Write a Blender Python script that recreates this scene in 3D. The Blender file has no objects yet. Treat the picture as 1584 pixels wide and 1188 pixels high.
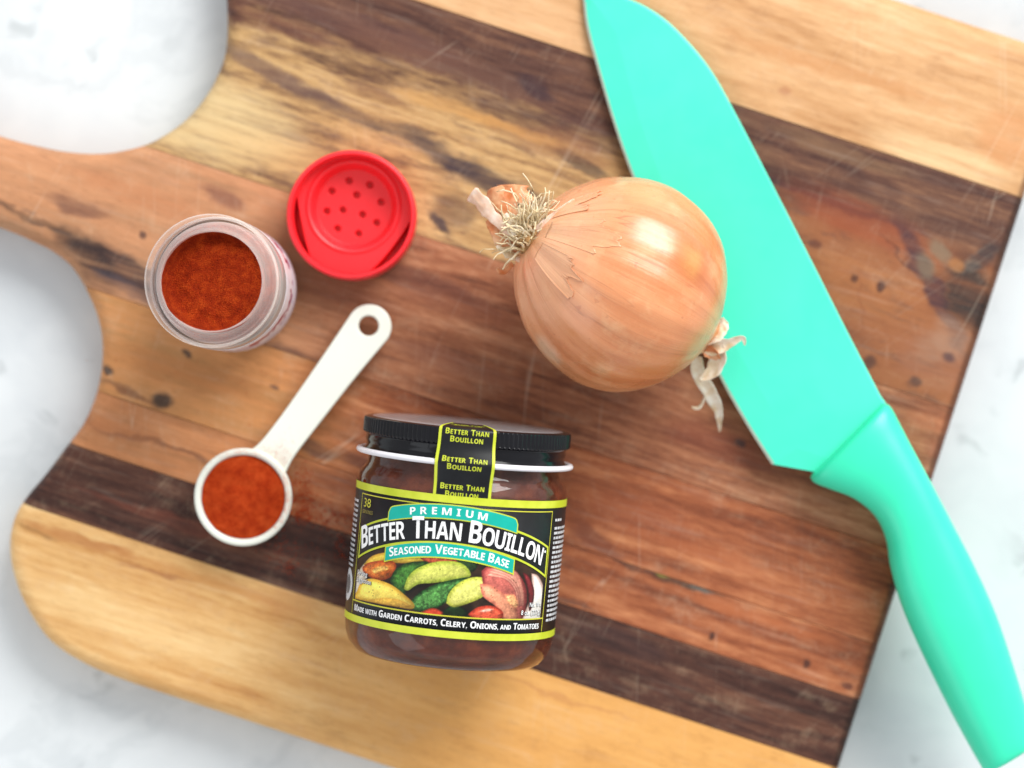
import bpy, bmesh, math, random
from mathutils import Vector, Matrix, noise as mnoise
from mathutils.geometry import delaunay_2d_cdt

# ---------------------------------------------------------------- camera, light
# lengths are written in centimetres (counter top is z = 0, board top is z = 2)
CM = 0.01
BT = 2.0                 # board top
CAMH = 90.0              # camera above the board top
PXCM = 43.0              # photograph pixels per cm on the board top
sc = bpy.context.scene
COL = sc.collection
cam_data = bpy.data.cameras.new('camera')
cam = bpy.data.objects.new('camera', cam_data)
COL.objects.link(cam)
cam.location = (0, 0, (BT + CAMH) * CM)
cam_data.sensor_width = 36
cam_data.lens = PXCM * CAMH / 1584 * 36
cam_data.clip_start = 0.01
cam_data.clip_end = 50
cam_data.dof.use_dof = True
cam_data.dof.focus_distance = (CAMH - 6.2) * CM
cam_data.dof.aperture_fstop = 4.0
cam_data.dof.aperture_blades = 7
sc.camera = cam
sc.render.engine = 'CYCLES'
sc.render.resolution_x, sc.render.resolution_y = 1024, 768
sc.cycles.use_denoising = True
sc.cycles.max_bounces = 8
sc.cycles.diffuse_bounces = 3
sc.cycles.adaptive_threshold = 0.02
sc.cycles.transmission_bounces = 8
sc.cycles.caustics_reflective = False
sc.cycles.caustics_refractive = True

world = bpy.data.worlds.new('World')
sc.world = world
world.use_nodes = True
bg = world.node_tree.nodes['Background']
bg.inputs['Color'].default_value = (0.975, 0.99, 1.0, 1)
bg.inputs['Strength'].default_value = 0.74

def area(name, loc, size, size_y, power, col):
    d = bpy.data.lights.new(name, 'AREA')
    d.shape = 'RECTANGLE'; d.size = size * CM; d.size_y = size_y * CM
    d.energy = power; d.color = col
    o = bpy.data.objects.new(name, d); COL.objects.link(o)
    o.location = Vector(loc) * CM
    o.rotation_euler = (-Vector(loc)).to_track_quat('-Z', 'Y').to_euler()
    return o
area('window_light', (185, 265, 225), 250, 220, 215, (1.0, 0.985, 0.95))
area('added_reflection_light', (-240, -150, 190), 200, 160, 16, (0.92, 0.97, 1.0))  # dim lamp added to give the glass something to reflect

vs = sc.view_settings
vs.view_transform = 'Standard'
vs.look = 'None'
vs.exposure = 0.0
vs.gamma = 1.0
vs.use_curve_mapping = False

# ---------------------------------------------------------------- helpers
R = math.radians
def P(px, py, z=0.0):
    """point seen at a photograph pixel, z cm above the board top -> cm"""
    k = (CAMH - z) / CAMH / PXCM
    return Vector(((px - 792) * k, (594 - py) * k, BT + z))
def lin(c):
    r = []
    for v in c[:3]:
        v = v / 255
        r.append(v / 12.92 if v <= 0.04045 else ((v + 0.055) / 1.055) ** 2.4)
    return (*r, 1)

def empty(name, loc=(0, 0, 0), rot=(0, 0, 0)):
    o = bpy.data.objects.new(name, None); COL.objects.link(o)
    o.empty_display_size = 0.01
    o.location = Vector(loc) * CM; o.rotation_euler = rot
    return o
def mk(name, verts, faces, mat=None, parent=None, smooth=True, sharp=None):
    me = bpy.data.meshes.new(name)
    me.from_pydata([Vector(v) * CM for v in verts], [], faces)
    return fin(name, me, mat, parent, smooth, sharp)
def fin(name, me, mat, parent, smooth=True, sharp=None):
    me.validate(); me.update()
    if smooth:
        me.polygons.foreach_set('use_smooth', [True] * len(me.polygons))
        if sharp: me.set_sharp_from_angle(angle=R(sharp))
    if mat: me.materials.append(mat)
    o = bpy.data.objects.new(name, me); COL.objects.link(o)
    if parent: o.parent = parent
    return o
def mkbm(name, bm, mat=None, parent=None, smooth=True, sharp=None):
    me = bpy.data.meshes.new(name)
    bmesh.ops.recalc_face_normals(bm, faces=bm.faces)
    bmesh.ops.scale(bm, vec=(CM,) * 3, verts=bm.verts)
    bm.to_mesh(me); bm.free()
    return fin(name, me, mat, parent, smooth, sharp)
def tag(o, label=None, cat=None, group=None, kind=None):
    if label: o['label'] = label
    if cat: o['category'] = cat
    if group: o['group'] = group
    if kind: o['kind'] = kind
    return o
def catmull(pts, n):
    """resample a polyline smoothly, n steps per span"""
    out = []
    p = [Vector(q) for q in pts]
    for i in range(len(p) - 1):
        a = p[max(i - 1, 0)]; b = p[i]; c = p[i + 1]; d = p[min(i + 2, len(p) - 1)]
        for k in range(n):
            t = k / n
            out.append(0.5 * ((2 * b) + (c - a) * t + (2 * a - 5 * b + 4 * c - d) * t * t + (3 * b - a - 3 * c + d) * t ** 3))
    out.append(p[-1])
    return out
def lathe(prof, seg=96, axis='Z', fr=None, closed=False):
    """prof: (radius, height) list -> verts, faces"""
    v, f = [], []
    n = len(prof)
    for i, (r, h) in enumerate(prof):
        for j in range(seg):
            a = 2 * math.pi * j / seg
            rr = fr(r, h, a) if fr else r
            if axis == 'Z': v.append((rr * math.cos(a), rr * math.sin(a), h))
            else: v.append((rr * math.sin(a), h, rr * math.cos(a)))
    m = n if closed else n - 1
    for i in range(m):
        k = (i + 1) % n
        for j in range(seg):
            l = (j + 1) % seg
            q = (i * seg + j, i * seg + l, k * seg + l, k * seg + j)
            f.append(q)
    return v, f
def tube(path, rad, seg=6, v=None, f=None):
    v = [] if v is None else v; f = [] if f is None else f
    path = [Vector(p) for p in path]; base = len(v); n = len(path)
    for i, p in enumerate(path):
        d = (path[min(i + 1, n - 1)] - path[max(i - 1, 0)]).normalized()
        x = d.orthogonal().normalized(); y = d.cross(x)
        r = rad(i / (n - 1)) if callable(rad) else rad
        for j in range(seg):
            a = 2 * math.pi * j / seg
            v.append(p + (x * math.cos(a) + y * math.sin(a)) * r)
    for i in range(n - 1):
        for j in range(seg):
            l = (j + 1) % seg
            f.append((base + i * seg + j, base + i * seg + l, base + (i + 1) * seg + l, base + (i + 1) * seg + j))
    f.append(tuple(base + j for j in range(seg))[::-1])
    f.append(tuple(base + (n - 1) * seg + j for j in range(seg)))
    return v, f

# ---------------------------------------------------------------- material nodes
class M:
    def __init__(s, name):
        s.mat = bpy.data.materials.new(name); s.mat.use_nodes = True
        s.t = s.mat.node_tree; s.b = s.t.nodes['Principled BSDF']
        s.out = s.t.nodes['Material Output']
    def n(s, typ, **kw):
        nd = s.t.nodes.new(typ)
        for k, v in kw.items(): setattr(nd, k, v)
        return nd
    def put(s, sock, v):
        if v is None: return
        if isinstance(v, bpy.types.NodeSocket): s.t.links.new(v, sock)
        else:
            if sock.type == 'RGBA' and len(v) == 3: v = (*v, 1)
            sock.default_value = v
    def set(s, **kw):
        for k, v in kw.items(): s.put(s.b.inputs[k.replace('_', ' ')], v)
        return s
    def math(s, op, a, b=None, c=None, clamp=False):
        nd = s.n('ShaderNodeMath', operation=op, use_clamp=clamp)
        for i, q in enumerate((a, b, c)):
            if q is not None: s.put(nd.inputs[i], q)
        return nd.outputs[0]
    def vmath(s, op, a, b=None, out=0):
        nd = s.n('ShaderNodeVectorMath', operation=op)
        s.put(nd.inputs[0], a)
        if b is not None: s.put(nd.inputs[1], b)
        return nd.outputs[out]
    def coord(s): return s.n('ShaderNodeTexCoord').outputs['Object']
    def cm(s, loc=(0, 0, 0), rot=(0, 0, 0), scale=(1, 1, 1), vec=None):
        nd = s.n('ShaderNodeMapping')
        k = 100 if vec is None else 1
        s.put(nd.inputs['Vector'], vec if vec is not None else s.coord())
        nd.inputs['Location'].default_value = loc; nd.inputs['Rotation'].default_value = rot
        nd.inputs['Scale'].default_value = [k * q for q in scale]
        return nd.outputs[0]
    def noise(s, vec, scale=1.0, detail=4.0, rough=0.55, dist=0.0, color=False):
        nd = s.n('ShaderNodeTexNoise')
        s.put(nd.inputs['Vector'], vec); nd.inputs['Scale'].default_value = scale
        nd.inputs['Detail'].default_value = detail; nd.inputs['Roughness'].default_value = rough
        nd.inputs['Distortion'].default_value = dist
        return nd.outputs['Color' if color else 'Fac']
    def ramp(s, fac, stops, interp='LINEAR'):
        nd = s.n('ShaderNodeValToRGB'); cr = nd.color_ramp; cr.interpolation = interp
        while len(cr.elements) < len(stops): cr.elements.new(0.5)
        for e, (p, c) in zip(cr.elements, stops):
            e.position = p; e.color = (*c[:3], 1) if len(c) >= 3 else (c[0],) * 3 + (1,)
        s.put(nd.inputs[0], fac)
        return nd.outputs[0]
    def rng(s, v, a, b, c=0.0, d=1.0, smooth=True):
        nd = s.n('ShaderNodeMapRange', interpolation_type='SMOOTHSTEP' if smooth else 'LINEAR')
        s.put(nd.inputs['Value'], v)
        for k, q in zip(('From Min', 'From Max', 'To Min', 'To Max'), (a, b, c, d)): nd.inputs[k].default_value = q
        return nd.outputs[0]
    def mix(s, fac, a, b, mode='MIX'):
        nd = s.n('ShaderNodeMix', data_type='RGBA', blend_type=mode)
        s.put(nd.inputs[0], fac); s.put(nd.inputs[6], a); s.put(nd.inputs[7], b)
        return nd.outputs[2]
    def bump(s, h, strength=0.3, dist=0.0002):
        nd = s.n('ShaderNodeBump'); nd.inputs['Strength'].default_value = strength
        nd.inputs['Distance'].default_value = dist; s.put(nd.inputs['Height'], h)
        s.put(s.b.inputs['Normal'], nd.outputs[0])
        return nd.outputs[0]
def plain(name, rgb, rough=0.5, var=0.06, scale=1.5, **kw):
    m = M(name); c = lin(rgb)
    nz = m.noise(m.cm(), scale, 3)
    m.set(Base_Color=m.mix(nz, [q * (1 - var) for q in c[:3]], [min(1, q * (1 + var)) for q in c[:3]]), Roughness=rough, **kw)
    return m.mat

# ---------------------------------------------------------------- counter
m = M('white_marble')
v = m.cm()
warp = m.noise(v, 0.18, 3, color=True)
vw = m.vmath('ADD', v, m.vmath('MULTIPLY', warp, (5, 5, 0)))
cloud = m.noise(vw, 0.10, 5, 0.6)
vein = m.math('ABSOLUTE', m.math('SUBTRACT', m.noise(vw, 0.07, 6, 0.62), 0.5))
spots = m.rng(m.noise(vw, 0.42, 3, 0.5), 0.62, 0.72)
col = m.mix(m.rng(cloud, 0.40, 0.68), lin((217, 222, 225)), lin((200, 206, 211)))
col = m.mix(m.math('MULTIPLY', m.rng(vein, 0.0, 0.035, 1, 0), 0.14), col, lin((150, 160, 165)))
col = m.mix(m.math('MULTIPLY', spots, 0.42), col, lin((150, 158, 160)))
m.set(Base_Color=col, Roughness=0.32)
bm = bmesh.new()
bmesh.ops.create_grid(bm, x_segments=2, y_segments=2, size=60)
r = bmesh.ops.extrude_face_region(bm, geom=bm.faces[:])
bmesh.ops.translate(bm, vec=(0, 0, -3), verts=[q for q in r['geom'] if isinstance(q, bmesh.types.BMVert)])
o = mkbm('countertop', bm, m.mat, smooth=False)
tag(o, 'white marble countertop with soft grey veins under the board', kind='structure')

# ---------------------------------------------------------------- cutting board
TH = R(18)
def BL(px, py):
    """board-local cm of a photograph pixel on the board top"""
    dx, dy = px - 792, py - 594
    return ((dx * math.cos(TH) + dy * math.sin(TH)) / PXCM, (dx * math.sin(TH) - dy * math.cos(TH)) / PXCM)
board = empty('cutting_board', (0, 0, 0), (0, 0, -TH))
tag(board, 'laminated wooden cutting board with a handle, dark and pale strips of wood', 'cutting board')

st = [(-332, 626), (-430, 625), (-500, 619), (-562, 601), (-614, 561), (-650, 515), (-668, 474), (-672, 435), (-664, 400), (-648, 360),
      (-628, 302), (-616, 267), (-611, 225), (-614, 182), (-623, 146), (-637, 114), (-660, 82), (-700, 44), (-739, 26),
      (-782, 19), (-828, 15), (-920, 14), (-1020, 16), (-1070, 5), (-1095, -30), (-1098, -60), (-1090, -95), (-1065, -125), (-1020, -135), (-950, -124),
      (-872, -121), (-817, -124), (-764, -131), (-713, -146), (-666, -172), (-637, -198), (-611, -233), (-594, -272),
      (-585, -312), (-585, -360), (-606, -428), (-636, -490), (-652, -560), (-640, -640), (-600, -700), (-530, -742), (-450, -753)]
curve = catmull([(a, b, 0) for a, b in st], 5)
outl = [(q.x / PXCM, -q.y / PXCM) for q in curve]
def corner(cx, cy, r, a0, a1, n=8):
    return [(cx + r * math.cos(R(a0 + (a1 - a0) * i / n)), cy + r * math.sin(R(a0 + (a1 - a0) * i / n))) for i in range(n + 1)]
XR = 668 / PXCM; YT = 753 / PXCM; YB = -626 / PXCM
for i in range(1, 12): outl.append((outl[-1][0] * 0 + (-450 / PXCM) + (XR - 1.2 + 450 / PXCM) * i / 12, YT))
outl += corner(XR - 1.0, YT - 1.0, 1.0, 90, 0)
for i in range(1, 10): outl.append((XR, YT - 1.0 - (YT - YB - 1.8) * i / 10))
outl += corner(XR - 0.7, YB + 0.7, 0.7, 0, -90)
for i in range(1, 12): outl.append((XR - 0.7 + (-332 / PXCM - XR + 0.7) * i / 12, YB))
N = len(outl)
def inset(d):
    res = []
    for i in range(N):
        a = Vector(outl[i - 1]); b = Vector(outl[i]); c = Vector(outl[(i + 1) % N])
        t = (c - a).normalized()
        nrm = Vector((t.y, -t.x))         # outline runs clockwise seen from above
        res.append(b + nrm * d)
    return res
area2 = sum(outl[i][0] * outl[(i + 1) % N][1] - outl[(i + 1) % N][0] * outl[i][1] for i in range(N))
sgn = 1 if area2 < 0 else -1
prof = [(0.55, 0.0), (0.28, 0.05), (0.08, 0.25), (0.0, 0.6), (0.0, 1.35), (0.06, 1.62), (0.2, 1.84), (0.38, 1.955), (0.58, 2.0)]
bv, bf = [], []
for d, z in prof:
    for q in inset(d * sgn): bv.append((q.x, q.y, z))
for i in range(len(prof) - 1):
    for j in range(N):
        l = (j + 1) % N
        bf.append((i * N + j, i * N + l, (i + 1) * N + l, (i + 1) * N + j))
bf.append(tuple(range(N)))
bf.append(tuple((len(prof) - 1) * N + j for j in range(N)))

def wood(name, stops, seed, ring=0.5, warp=1.0, shift=None, blobs=(), scratch=0.17, fib=1.0, freq=1.5, mott=0.0, mcol=None, heart=None):
    """stops: ramp of sRGB colours; shift: (x0, x1, rgb tint, strength) slow change of colour along the plank;
    blobs: (x, y, rx, ry, rot, rgb, strength, softness) figure, knots, stains and some painted shade in board cm"""
    m = M(name)
    p = m.cm()
    off = (seed * 7.31, seed * 3.17, seed)
    low = m.noise(m.cm(loc=off, scale=(0.05, 0.28, 0.2)), 1, 3, 0.5)
    sep = m.n('ShaderNodeSeparateXYZ'); m.put(sep.inputs[0], p)
    ph = m.math('MULTIPLY_ADD', low, 9.0 * warp, m.math('MULTIPLY', sep.outputs[1], freq))
    ring1 = m.math('MULTIPLY_ADD', m.math('SINE', m.math('MULTIPLY', ph, 2.1)), 0.5, 0.5)
    ring2 = m.math('MULTIPLY_ADD', m.math('SINE', m.math('MULTIPLY', ph, 7.3)), 0.5, 0.5)
    streak = m.noise(m.cm(loc=off, scale=(0.24, 2.8, 1)), 1, 5, 0.66)
    fine = m.noise(m.cm(loc=off, scale=(1.5, 17, 4)), 1, 4, 0.72)
    big = m.noise(m.cm(loc=off, scale=(0.11, 0.55, 1)), 1, 4, 0.6)
    f = m.math('MULTIPLY_ADD', ring1, 0.16 * ring, m.math('MULTIPLY', streak, 0.62))
    f = m.math('MULTIPLY_ADD', ring2, 0.10 * ring, f)
    f = m.math('MULTIPLY_ADD', big, 0.50, f)
    f = m.math('MULTIPLY_ADD', fine, 0.52 * fib, f)
    f = m.math('SUBTRACT', f, 0.26 * fib + 0.13 * ring + 0.06)
    f = m.rng(f, 0.24, 0.76, smooth=False)
    c = m.ramp(f, [(q, lin(k)) for q, k in stops])
    if shift:
        x0, x1, rgb, s = shift
        k = m.math('MULTIPLY', m.rng(m.math('MULTIPLY_ADD', big, 5.0, sep.outputs[0]), x0 + 2.5, x1 + 2.5), s)
        c = m.mix(k, c, m.mix(1.0, m.mix(0.72, c, (1, 1, 1, 1)), lin(rgb), 'MULTIPLY'))
    blo = m.noise(m.cm(loc=off, scale=(0.55, 1.0, 1)), 1, 5, 0.7)
    c = m.mix(m.rng(blo, 0.25, 0.5, 0.45, 0), c, m.mix(1.0, c, (0.62, 0.55, 0.52, 1), 'MULTIPLY'))
    c = m.mix(m.rng(blo, 0.5, 0.78, 0, 0.5), c, m.mix(0.45, c, lin((214, 182, 148))))
    if heart:
        y0, y1, st2 = heart
        hk = m.rng(m.math('ADD', sep.outputs[1], m.math('MULTIPLY', m.math('SUBTRACT', m.noise(m.cm(loc=off, scale=(0.25, 0.9, 1)), 1, 4, 0.65), 0.5), m.rng(sep.outputs[0], 0, 8, 4.2, 0.5))), y0, y1)
        c = m.mix(hk, c, m.ramp(f, [(q, lin(k)) for q, k in st2]))
    if mott:
        mo = m.rng(m.noise(m.cm(loc=off, scale=(0.4, 1.5, 1)), 1, 4, 0.7, 0.8), 0.52, 0.66)
        c = m.mix(m.math('MULTIPLY', mo, mott), c, lin(mcol))
    dn = m.noise(m.cm(scale=(0.5, 1.1, 1)), 1, 4, 0.6, color=True)
    pd = m.vmath('ADD', p, m.vmath('MULTIPLY', m.vmath('SUBTRACT', dn, (0.5, 0.5, 0.5)), (1.5, 1.0, 0)))
    dn2 = m.noise(m.cm(), 2.6, 3, 0.6, color=True)
    pd2 = m.vmath('ADD', p, m.vmath('MULTIPLY', m.vmath('SUBTRACT', dn2, (0.5, 0.5, 0.5)), (0.30, 0.22, 0)))
    smask = m.rng(streak, 0.30, 0.62, 0.45, 1.0)
    for (x, y, rx, ry, rot, rgb, s, soft) in blobs:
        src = pd if max(rx, ry) > 0.6 else pd2
        a = R(rot)
        dx = m.vmath('SUBTRACT', src, (x, y, 0))
        if abs(rot) > 5:
            rv = m.n('ShaderNodeVectorRotate', rotation_type='Z_AXIS'); m.put(rv.inputs['Vector'], dx); rv.inputs['Angle'].default_value = -a
            dx = rv.outputs[0]
        d = m.vmath('MULTIPLY', dx, (1 / rx, 1 / ry, 0))
        ln = m.vmath('LENGTH', d, out=1)
        k = m.rng(ln, 1 - soft, 1 + soft * 0.5, s, 0)
        if max(rx, ry) > 0.6:
            k = m.math('MULTIPLY', k, smask)
        c = m.mix(k, c, lin(rgb))
    # pores
    pore = m.rng(m.noise(m.cm(loc=off, scale=(1.6, 26, 6)), 1, 2, 0.5), 0.62, 0.72)
    c = m.mix(m.math('MULTIPLY', pore, 0.45 * fib), c, m.mix(1.0, c, (0.35, 0.28, 0.25, 1), 'MULTIPLY'))
    # old knife cuts: thin pale hair lines in several directions
    cut = None
    for i, ang in enumerate((74, 101, 128)):
        vv = m.cm(vec=m.cm(rot=(0, 0, R(ang))), loc=(i * 11.3 + seed, i * 4.1, 0), scale=(0.022, 0.9, 1))
        q = m.math('ABSOLUTE', m.math('SUBTRACT', m.noise(vv, 1, 1, 0.4), 0.5))
        q = m.rng(q, 0.0, 0.0035, 1, 0)
        msk = m.rng(m.noise(m.cm(loc=(i * 5.7, seed, 0)), 0.3, 2, 0.6), 0.50, 0.66)
        q = m.math('MULTIPLY', q, msk)
        cut = q if cut is None else m.math('MAXIMUM', cut, q)
    c = m.mix(m.math('MULTIPLY', cut, scratch), c, lin((233, 214, 190)))
    hair = None
    for i, ang in enumerate((62, 86, 113)):
        vv = m.cm(vec=m.cm(rot=(0, 0, R(ang))), loc=(i * 7.9 + seed * 3, i * 2.3, 0), scale=(0.10, 2.6, 1))
        q = m.rng(m.math('ABSOLUTE', m.math('SUBTRACT', m.noise(vv, 1, 1, 0.4), 0.5)), 0.0, 0.011, 1, 0)
        hair = q if hair is None else m.math('MAXIMUM', hair, q)
    hair = m.math('MULTIPLY', hair, m.rng(blo, 0.42, 0.66, 0.0, 0.085))
    c = m.mix(hair, c, lin((222, 198, 172)))
    scuff = m.rng(m.noise(m.cm(rot=(0, 0, R(95)), scale=(0.25, 3.5, 1)), 1, 3, 0.7), 0.53, 0.75)
    c = m.mix(m.math('MULTIPLY', scuff, 0.10), c, lin((214, 196, 180)))
    # oiled end grain is darker
    eg = m.rng(m.math('MULTIPLY_ADD', fine, 0.12, sep.outputs[0]), XR - 0.36, XR - 0.16, 0, 0.72)
    c = m.mix(eg, c, m.mix(1.0, c, (0.22, 0.17, 0.15, 1), 'MULTIPLY'))
    m.set(Base_Color=c, Roughness=m.rng(streak, 0.3, 0.7, 0.5, 0.64), Specular_IOR_Level=0.22)
    m.bump(fine, 0.35, 0.00015)
    return m.mat

def bl(px, py, rx, ry, rot, rgb, s=0.8, soft=0.5):
    x, y = BL(px, py); return (x, y, rx, ry, rot, rgb, s, soft)
DK = (38, 30, 32)
walnut = [(0, (36, 22, 20)), (0.35, (64, 39, 33)), (0.65, (88, 56, 45)), (1, (126, 86, 66))]
sheen_brown = [(0, (78, 44, 33)), (0.3, (126, 76, 54)), (0.6, (160, 103, 73)), (1, (200, 146, 110))]  # brown lightened to paint the hazy window sheen into the wood
redbr = [(0, (76, 38, 27)), (0.3, (126, 68, 44)), (0.6, (160, 93, 60)), (1, (200, 134, 92))]
tan = [(0, (176, 118, 64)), (0.3, (206, 154, 94)), (0.6, (222, 176, 116)), (1, (240, 206, 152))]
strips = [
 (-760, -518, wood('pale_maple_upper', [(0, (164, 114, 72)), (0.3, (194, 146, 100)), (0.6, (210, 164, 118)), (1, (230, 192, 148))], 1, ring=0.5, freq=1.2, fib=0.7,
    blobs=[bl(1300, 110, 5, 0.35, -2, (190, 126, 74), 0.5), bl(1450, 240, 3, 0.7, 0, (238, 206, 160), 0.5), bl(1560, 210, 1.2, 1.2, 0, (200, 130, 80), 0.5), bl(1215, 140, .25, .16, 0, (170, 110, 80), .5), bl(820, 30, 3, 1.2, 0, (226, 182, 138), .5)])),
 (-518, -175, wood('figured_sapwood', [(0, (80, 56, 44)), (0.25, (134, 100, 70)), (0.52, (182, 144, 96)), (1, (218, 182, 128))], 3, ring=0.7, warp=1.6, shift=(2.0, 6.0, (156, 98, 66), 0.95), mott=0.55, mcol=(98, 68, 58), heart=(8.9, 10.0, [(0, (50, 31, 30)), (0.35, (84, 55, 47)), (0.65, (108, 74, 58)), (1, (144, 104, 78))]),
    blobs=[bl(560, 40, 4, 0.5, 0, (84, 58, 60), 0.6), bl(1300, 235, 3, .35, 0, (140, 108, 80), .5), bl(1250, 300, 4.6, .16, 0, (44, 34, 44), .85), bl(880, 200, 3, .4, -3, (70, 48, 50), .6), bl(430, 115, 3.2, 0.28, -8, (96, 72, 72), .75), bl(520, 165, 2.2, .3, -6, (92, 68, 62), .7), bl(440, 40, 3.0, .35, 0, (120, 78, 62), .6),
           bl(690, 240, 1.9, .42, -12, (52, 44, 58), .9), bl(740, 270, 1.5, .5, -10, (58, 46, 54), .85), bl(620, 205, 1.5, .3, -5, (66, 54, 58), .8), bl(800, 300, 1.5, .45, -5, (66, 50, 54), .85), bl(585, 150, 1.5, .3, 0, (120, 80, 60), .6), bl(700, 330, .9, .7, -15, (84, 58, 54), .7), bl(680, 345, .6, .2, -30, (50, 44, 60), .8),
           bl(620, 75, 3.2, .55, -2, (112, 76, 62), .75), bl(760, 125, 2.8, .5, -4, (98, 68, 58), .75), bl(700, 165, 2.6, .3, -2, (200, 152, 92), .6), bl(860, 220, 2.4, .6, -4, (128, 82, 60), .7), bl(830, 135, .9, .35, -10, (58, 42, 50), .75), bl(905, 255, 1.2, .3, -6, (52, 42, 46), .8), bl(790, 195, 2.2, .26, -3, (204, 150, 86), .6),
           bl(330, 180, 3.4, 1.6, 0, (212, 186, 138), .85), bl(420, 240, 2.5, .8, 0, (210, 172, 118), .5),
           bl(1330, 340, 3.2, .8, -6, (146, 72, 46), .6), bl(1330, 440, 2.6, 1.2, -8, (166, 108, 64), .5), bl(1450, 560, 1.6, 1.0, 0, (150, 100, 76), .6),
           bl(1440, 440, 3.0, .42, -46, (70, 46, 52), .9, .4), bl(1500, 455, 1.5, 1.0, -52, (46, 42, 42), .95, .45), bl(1455, 390, .55, .3, -30, (128, 112, 92), .7), bl(1480, 410, .30, .26, 0, (176, 120, 74), .6), bl(1505, 410, .35, .25, 20, (130, 116, 102), .6), bl(1432, 412, .35, .6, 35, (120, 108, 90), .6), bl(1520, 400, .3, .8, -30, (58, 52, 54), .8),
           bl(1470, 520, 1.1, .6, -40, (166, 132, 110), .5), bl(1440, 540, .7, .5, 0, (156, 122, 100), .4), bl(1362, 443, .16, .24, 10, (62, 36, 36), .85), bl(1322, 430, .14, .16, 0, (70, 40, 34), .8), bl(1468, 552, .3, .2, 0, (78, 58, 62), .8), bl(1417, 590, .28, .2, 0, (74, 54, 50), .75), bl(1345, 560, .24, .3, 0, (62, 46, 46), .7), bl(1260, 378, .3, .18, 0, (90, 48, 40), .7), bl(1395, 400, 1.4, .06, -28, (96, 54, 40), .7), bl(1330, 480, .07, 1.4, 20, (128, 74, 48), .5)])),
 (-175, 61, wood('handle_strip', sheen_brown, 4, ring=0.55, warp=1.4, shift=(-4.5, -9.5, (226, 172, 126), .6),
    blobs=[bl(205, 425, 2.3, .62, -12, (50, 40, 46), .95), bl(140, 405, 1.6, .6, -30, (40, 32, 36), .95), bl(190, 445, 1.4, .25, -12, (74, 66, 74), .6), bl(280, 440, 1.2, .35, -5, (78, 52, 50), .7), bl(80, 350, 3, .14, -8, (52, 40, 40), .8), bl(120, 320, 1.2, .35, 0, (92, 58, 54), .7), bl(345, 305, 1.0, .4, -10, (104, 62, 56), .65), bl(221, 364, .15, .15, 0, (66, 44, 46), .8),  # long thin dark line paints the shaded edge of the handle curve
           bl(215, 300, 2.6, .5, -2, (176, 114, 76), .5), bl(500, 440, 3, .5, 0, (96, 56, 44), .5), bl(660, 440, 2.5, .35, -4, (92, 54, 48), .6), bl(700, 560, 2.5, .4, 0, (128, 82, 66), .5), bl(470, 560, 1.6, .3, -4, (62, 44, 48), .7), bl(720, 480, 2.4, .4, 0, (112, 62, 46), .5), bl(1120, 690, 2.5, .6, 0, (122, 58, 44), .5), bl(1450, 650, 1.2, .4, 0, (172, 104, 72), .6), bl(1460, 700, 1.0, .35, 0, (146, 84, 64), .5), bl(1145, 685, .25, .15, 0, (70, 54, 54), .8)])),  # dark mark beside the spice jar is its shadow painted in
 (61, 209, wood('tan_strip', redbr, 5, ring=0.6, warp=0.9, shift=(-3.5, -9.0, (236, 178, 112), .6),
    blobs=[bl(250, 620, .42, .32, 10, (52, 44, 42), .9), bl(166, 573, .24, .17, -30, (48, 40, 42), .9), bl(290, 547, .26, .12, -15, (56, 46, 44), .85), bl(424, 598, .22, .1, 0, (72, 56, 58), .7), bl(190, 605, 1.2, .14, -8, (96, 60, 48), .7), bl(300, 580, 3.0, .6, 0, (170, 108, 62), .5), bl(480, 690, 1.4, .25, -6, (58, 46, 52), .7), bl(560, 720, .8, .3, 0, (76, 56, 58), .6), bl(1000, 800, 2.2, .7, 0, (150, 80, 52), .5), bl(1080, 850, 3.2, .3, -2, (164, 92, 58), .5), bl(920, 840, 1.2, .35, -20, (96, 52, 46), .6)])),
 (209, 299, wood('red_strip', redbr, 6, ring=0.6, shift=(-4.0, -9.0, (232, 172, 116), .5),
    blobs=[bl(1060, 905, 1.4, .16, -2, (44, 46, 42), .92), bl(990, 880, 1.3, .08, -3, (46, 42, 42), .8), bl(1025, 890, .26, .1, 0, (130, 128, 60), .7), bl(1085, 912, .5, .1, 0, (96, 104, 100), .6), bl(1101, 985, .11, .16, 0, (64, 38, 34), .9), bl(1247, 1026, .14, .2, 10, (66, 40, 36), .85), bl(1310, 1060, .24, .14, 0, (74, 44, 42), .7), bl(880, 925, 1.4, .1, 0, (60, 44, 46), .7), bl(250, 690, 3.4, .1, -5, (92, 58, 46), .6), bl(170, 660, 2, .3, 0, (166, 104, 66), .5), bl(1180, 960, 3, .3, 0, (172, 96, 58), .5)])),
 (299, 410, wood('walnut_lower', walnut, 7, ring=0.7, blobs=[bl(250, 800, 4, .2, -2, (118, 62, 46), .5), bl(950, 990, 2, .5, 0, (70, 52, 52), .5), bl(1200, 1100, 2.6, .35, 0, (112, 72, 54), .5)])),
 (410, 640, wood('pale_maple_lower', tan, 8, ring=0.55, freq=1.3, fib=0.75, shift=(-5.5, 2.0, (226, 172, 100), .8),
    blobs=[bl(130, 835, 2.3, .2, -2, (172, 106, 56), .75), bl(60, 820, .7, .12, -3, (120, 82, 48), .7), bl(245, 885, 1.6, .10, 0, (150, 92, 60), .65), bl(330, 900, 3.2, .3, -1, (196, 132, 74), .5), bl(200, 960, 5, .6, 0, (238, 202, 146), .5), bl(640, 960, 3, .12, -1, (176, 112, 70), .5), bl(870, 1075, 3, .1, -1, (180, 118, 76), .45), bl(450, 930, 1.2, .5, 0, (186, 122, 74), .4)])),
]
base_bm = bmesh.new()
vl = [base_bm.verts.new(q) for q in bv]
for q in bf: base_bm.faces.new([vl[i] for i in q])
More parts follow.
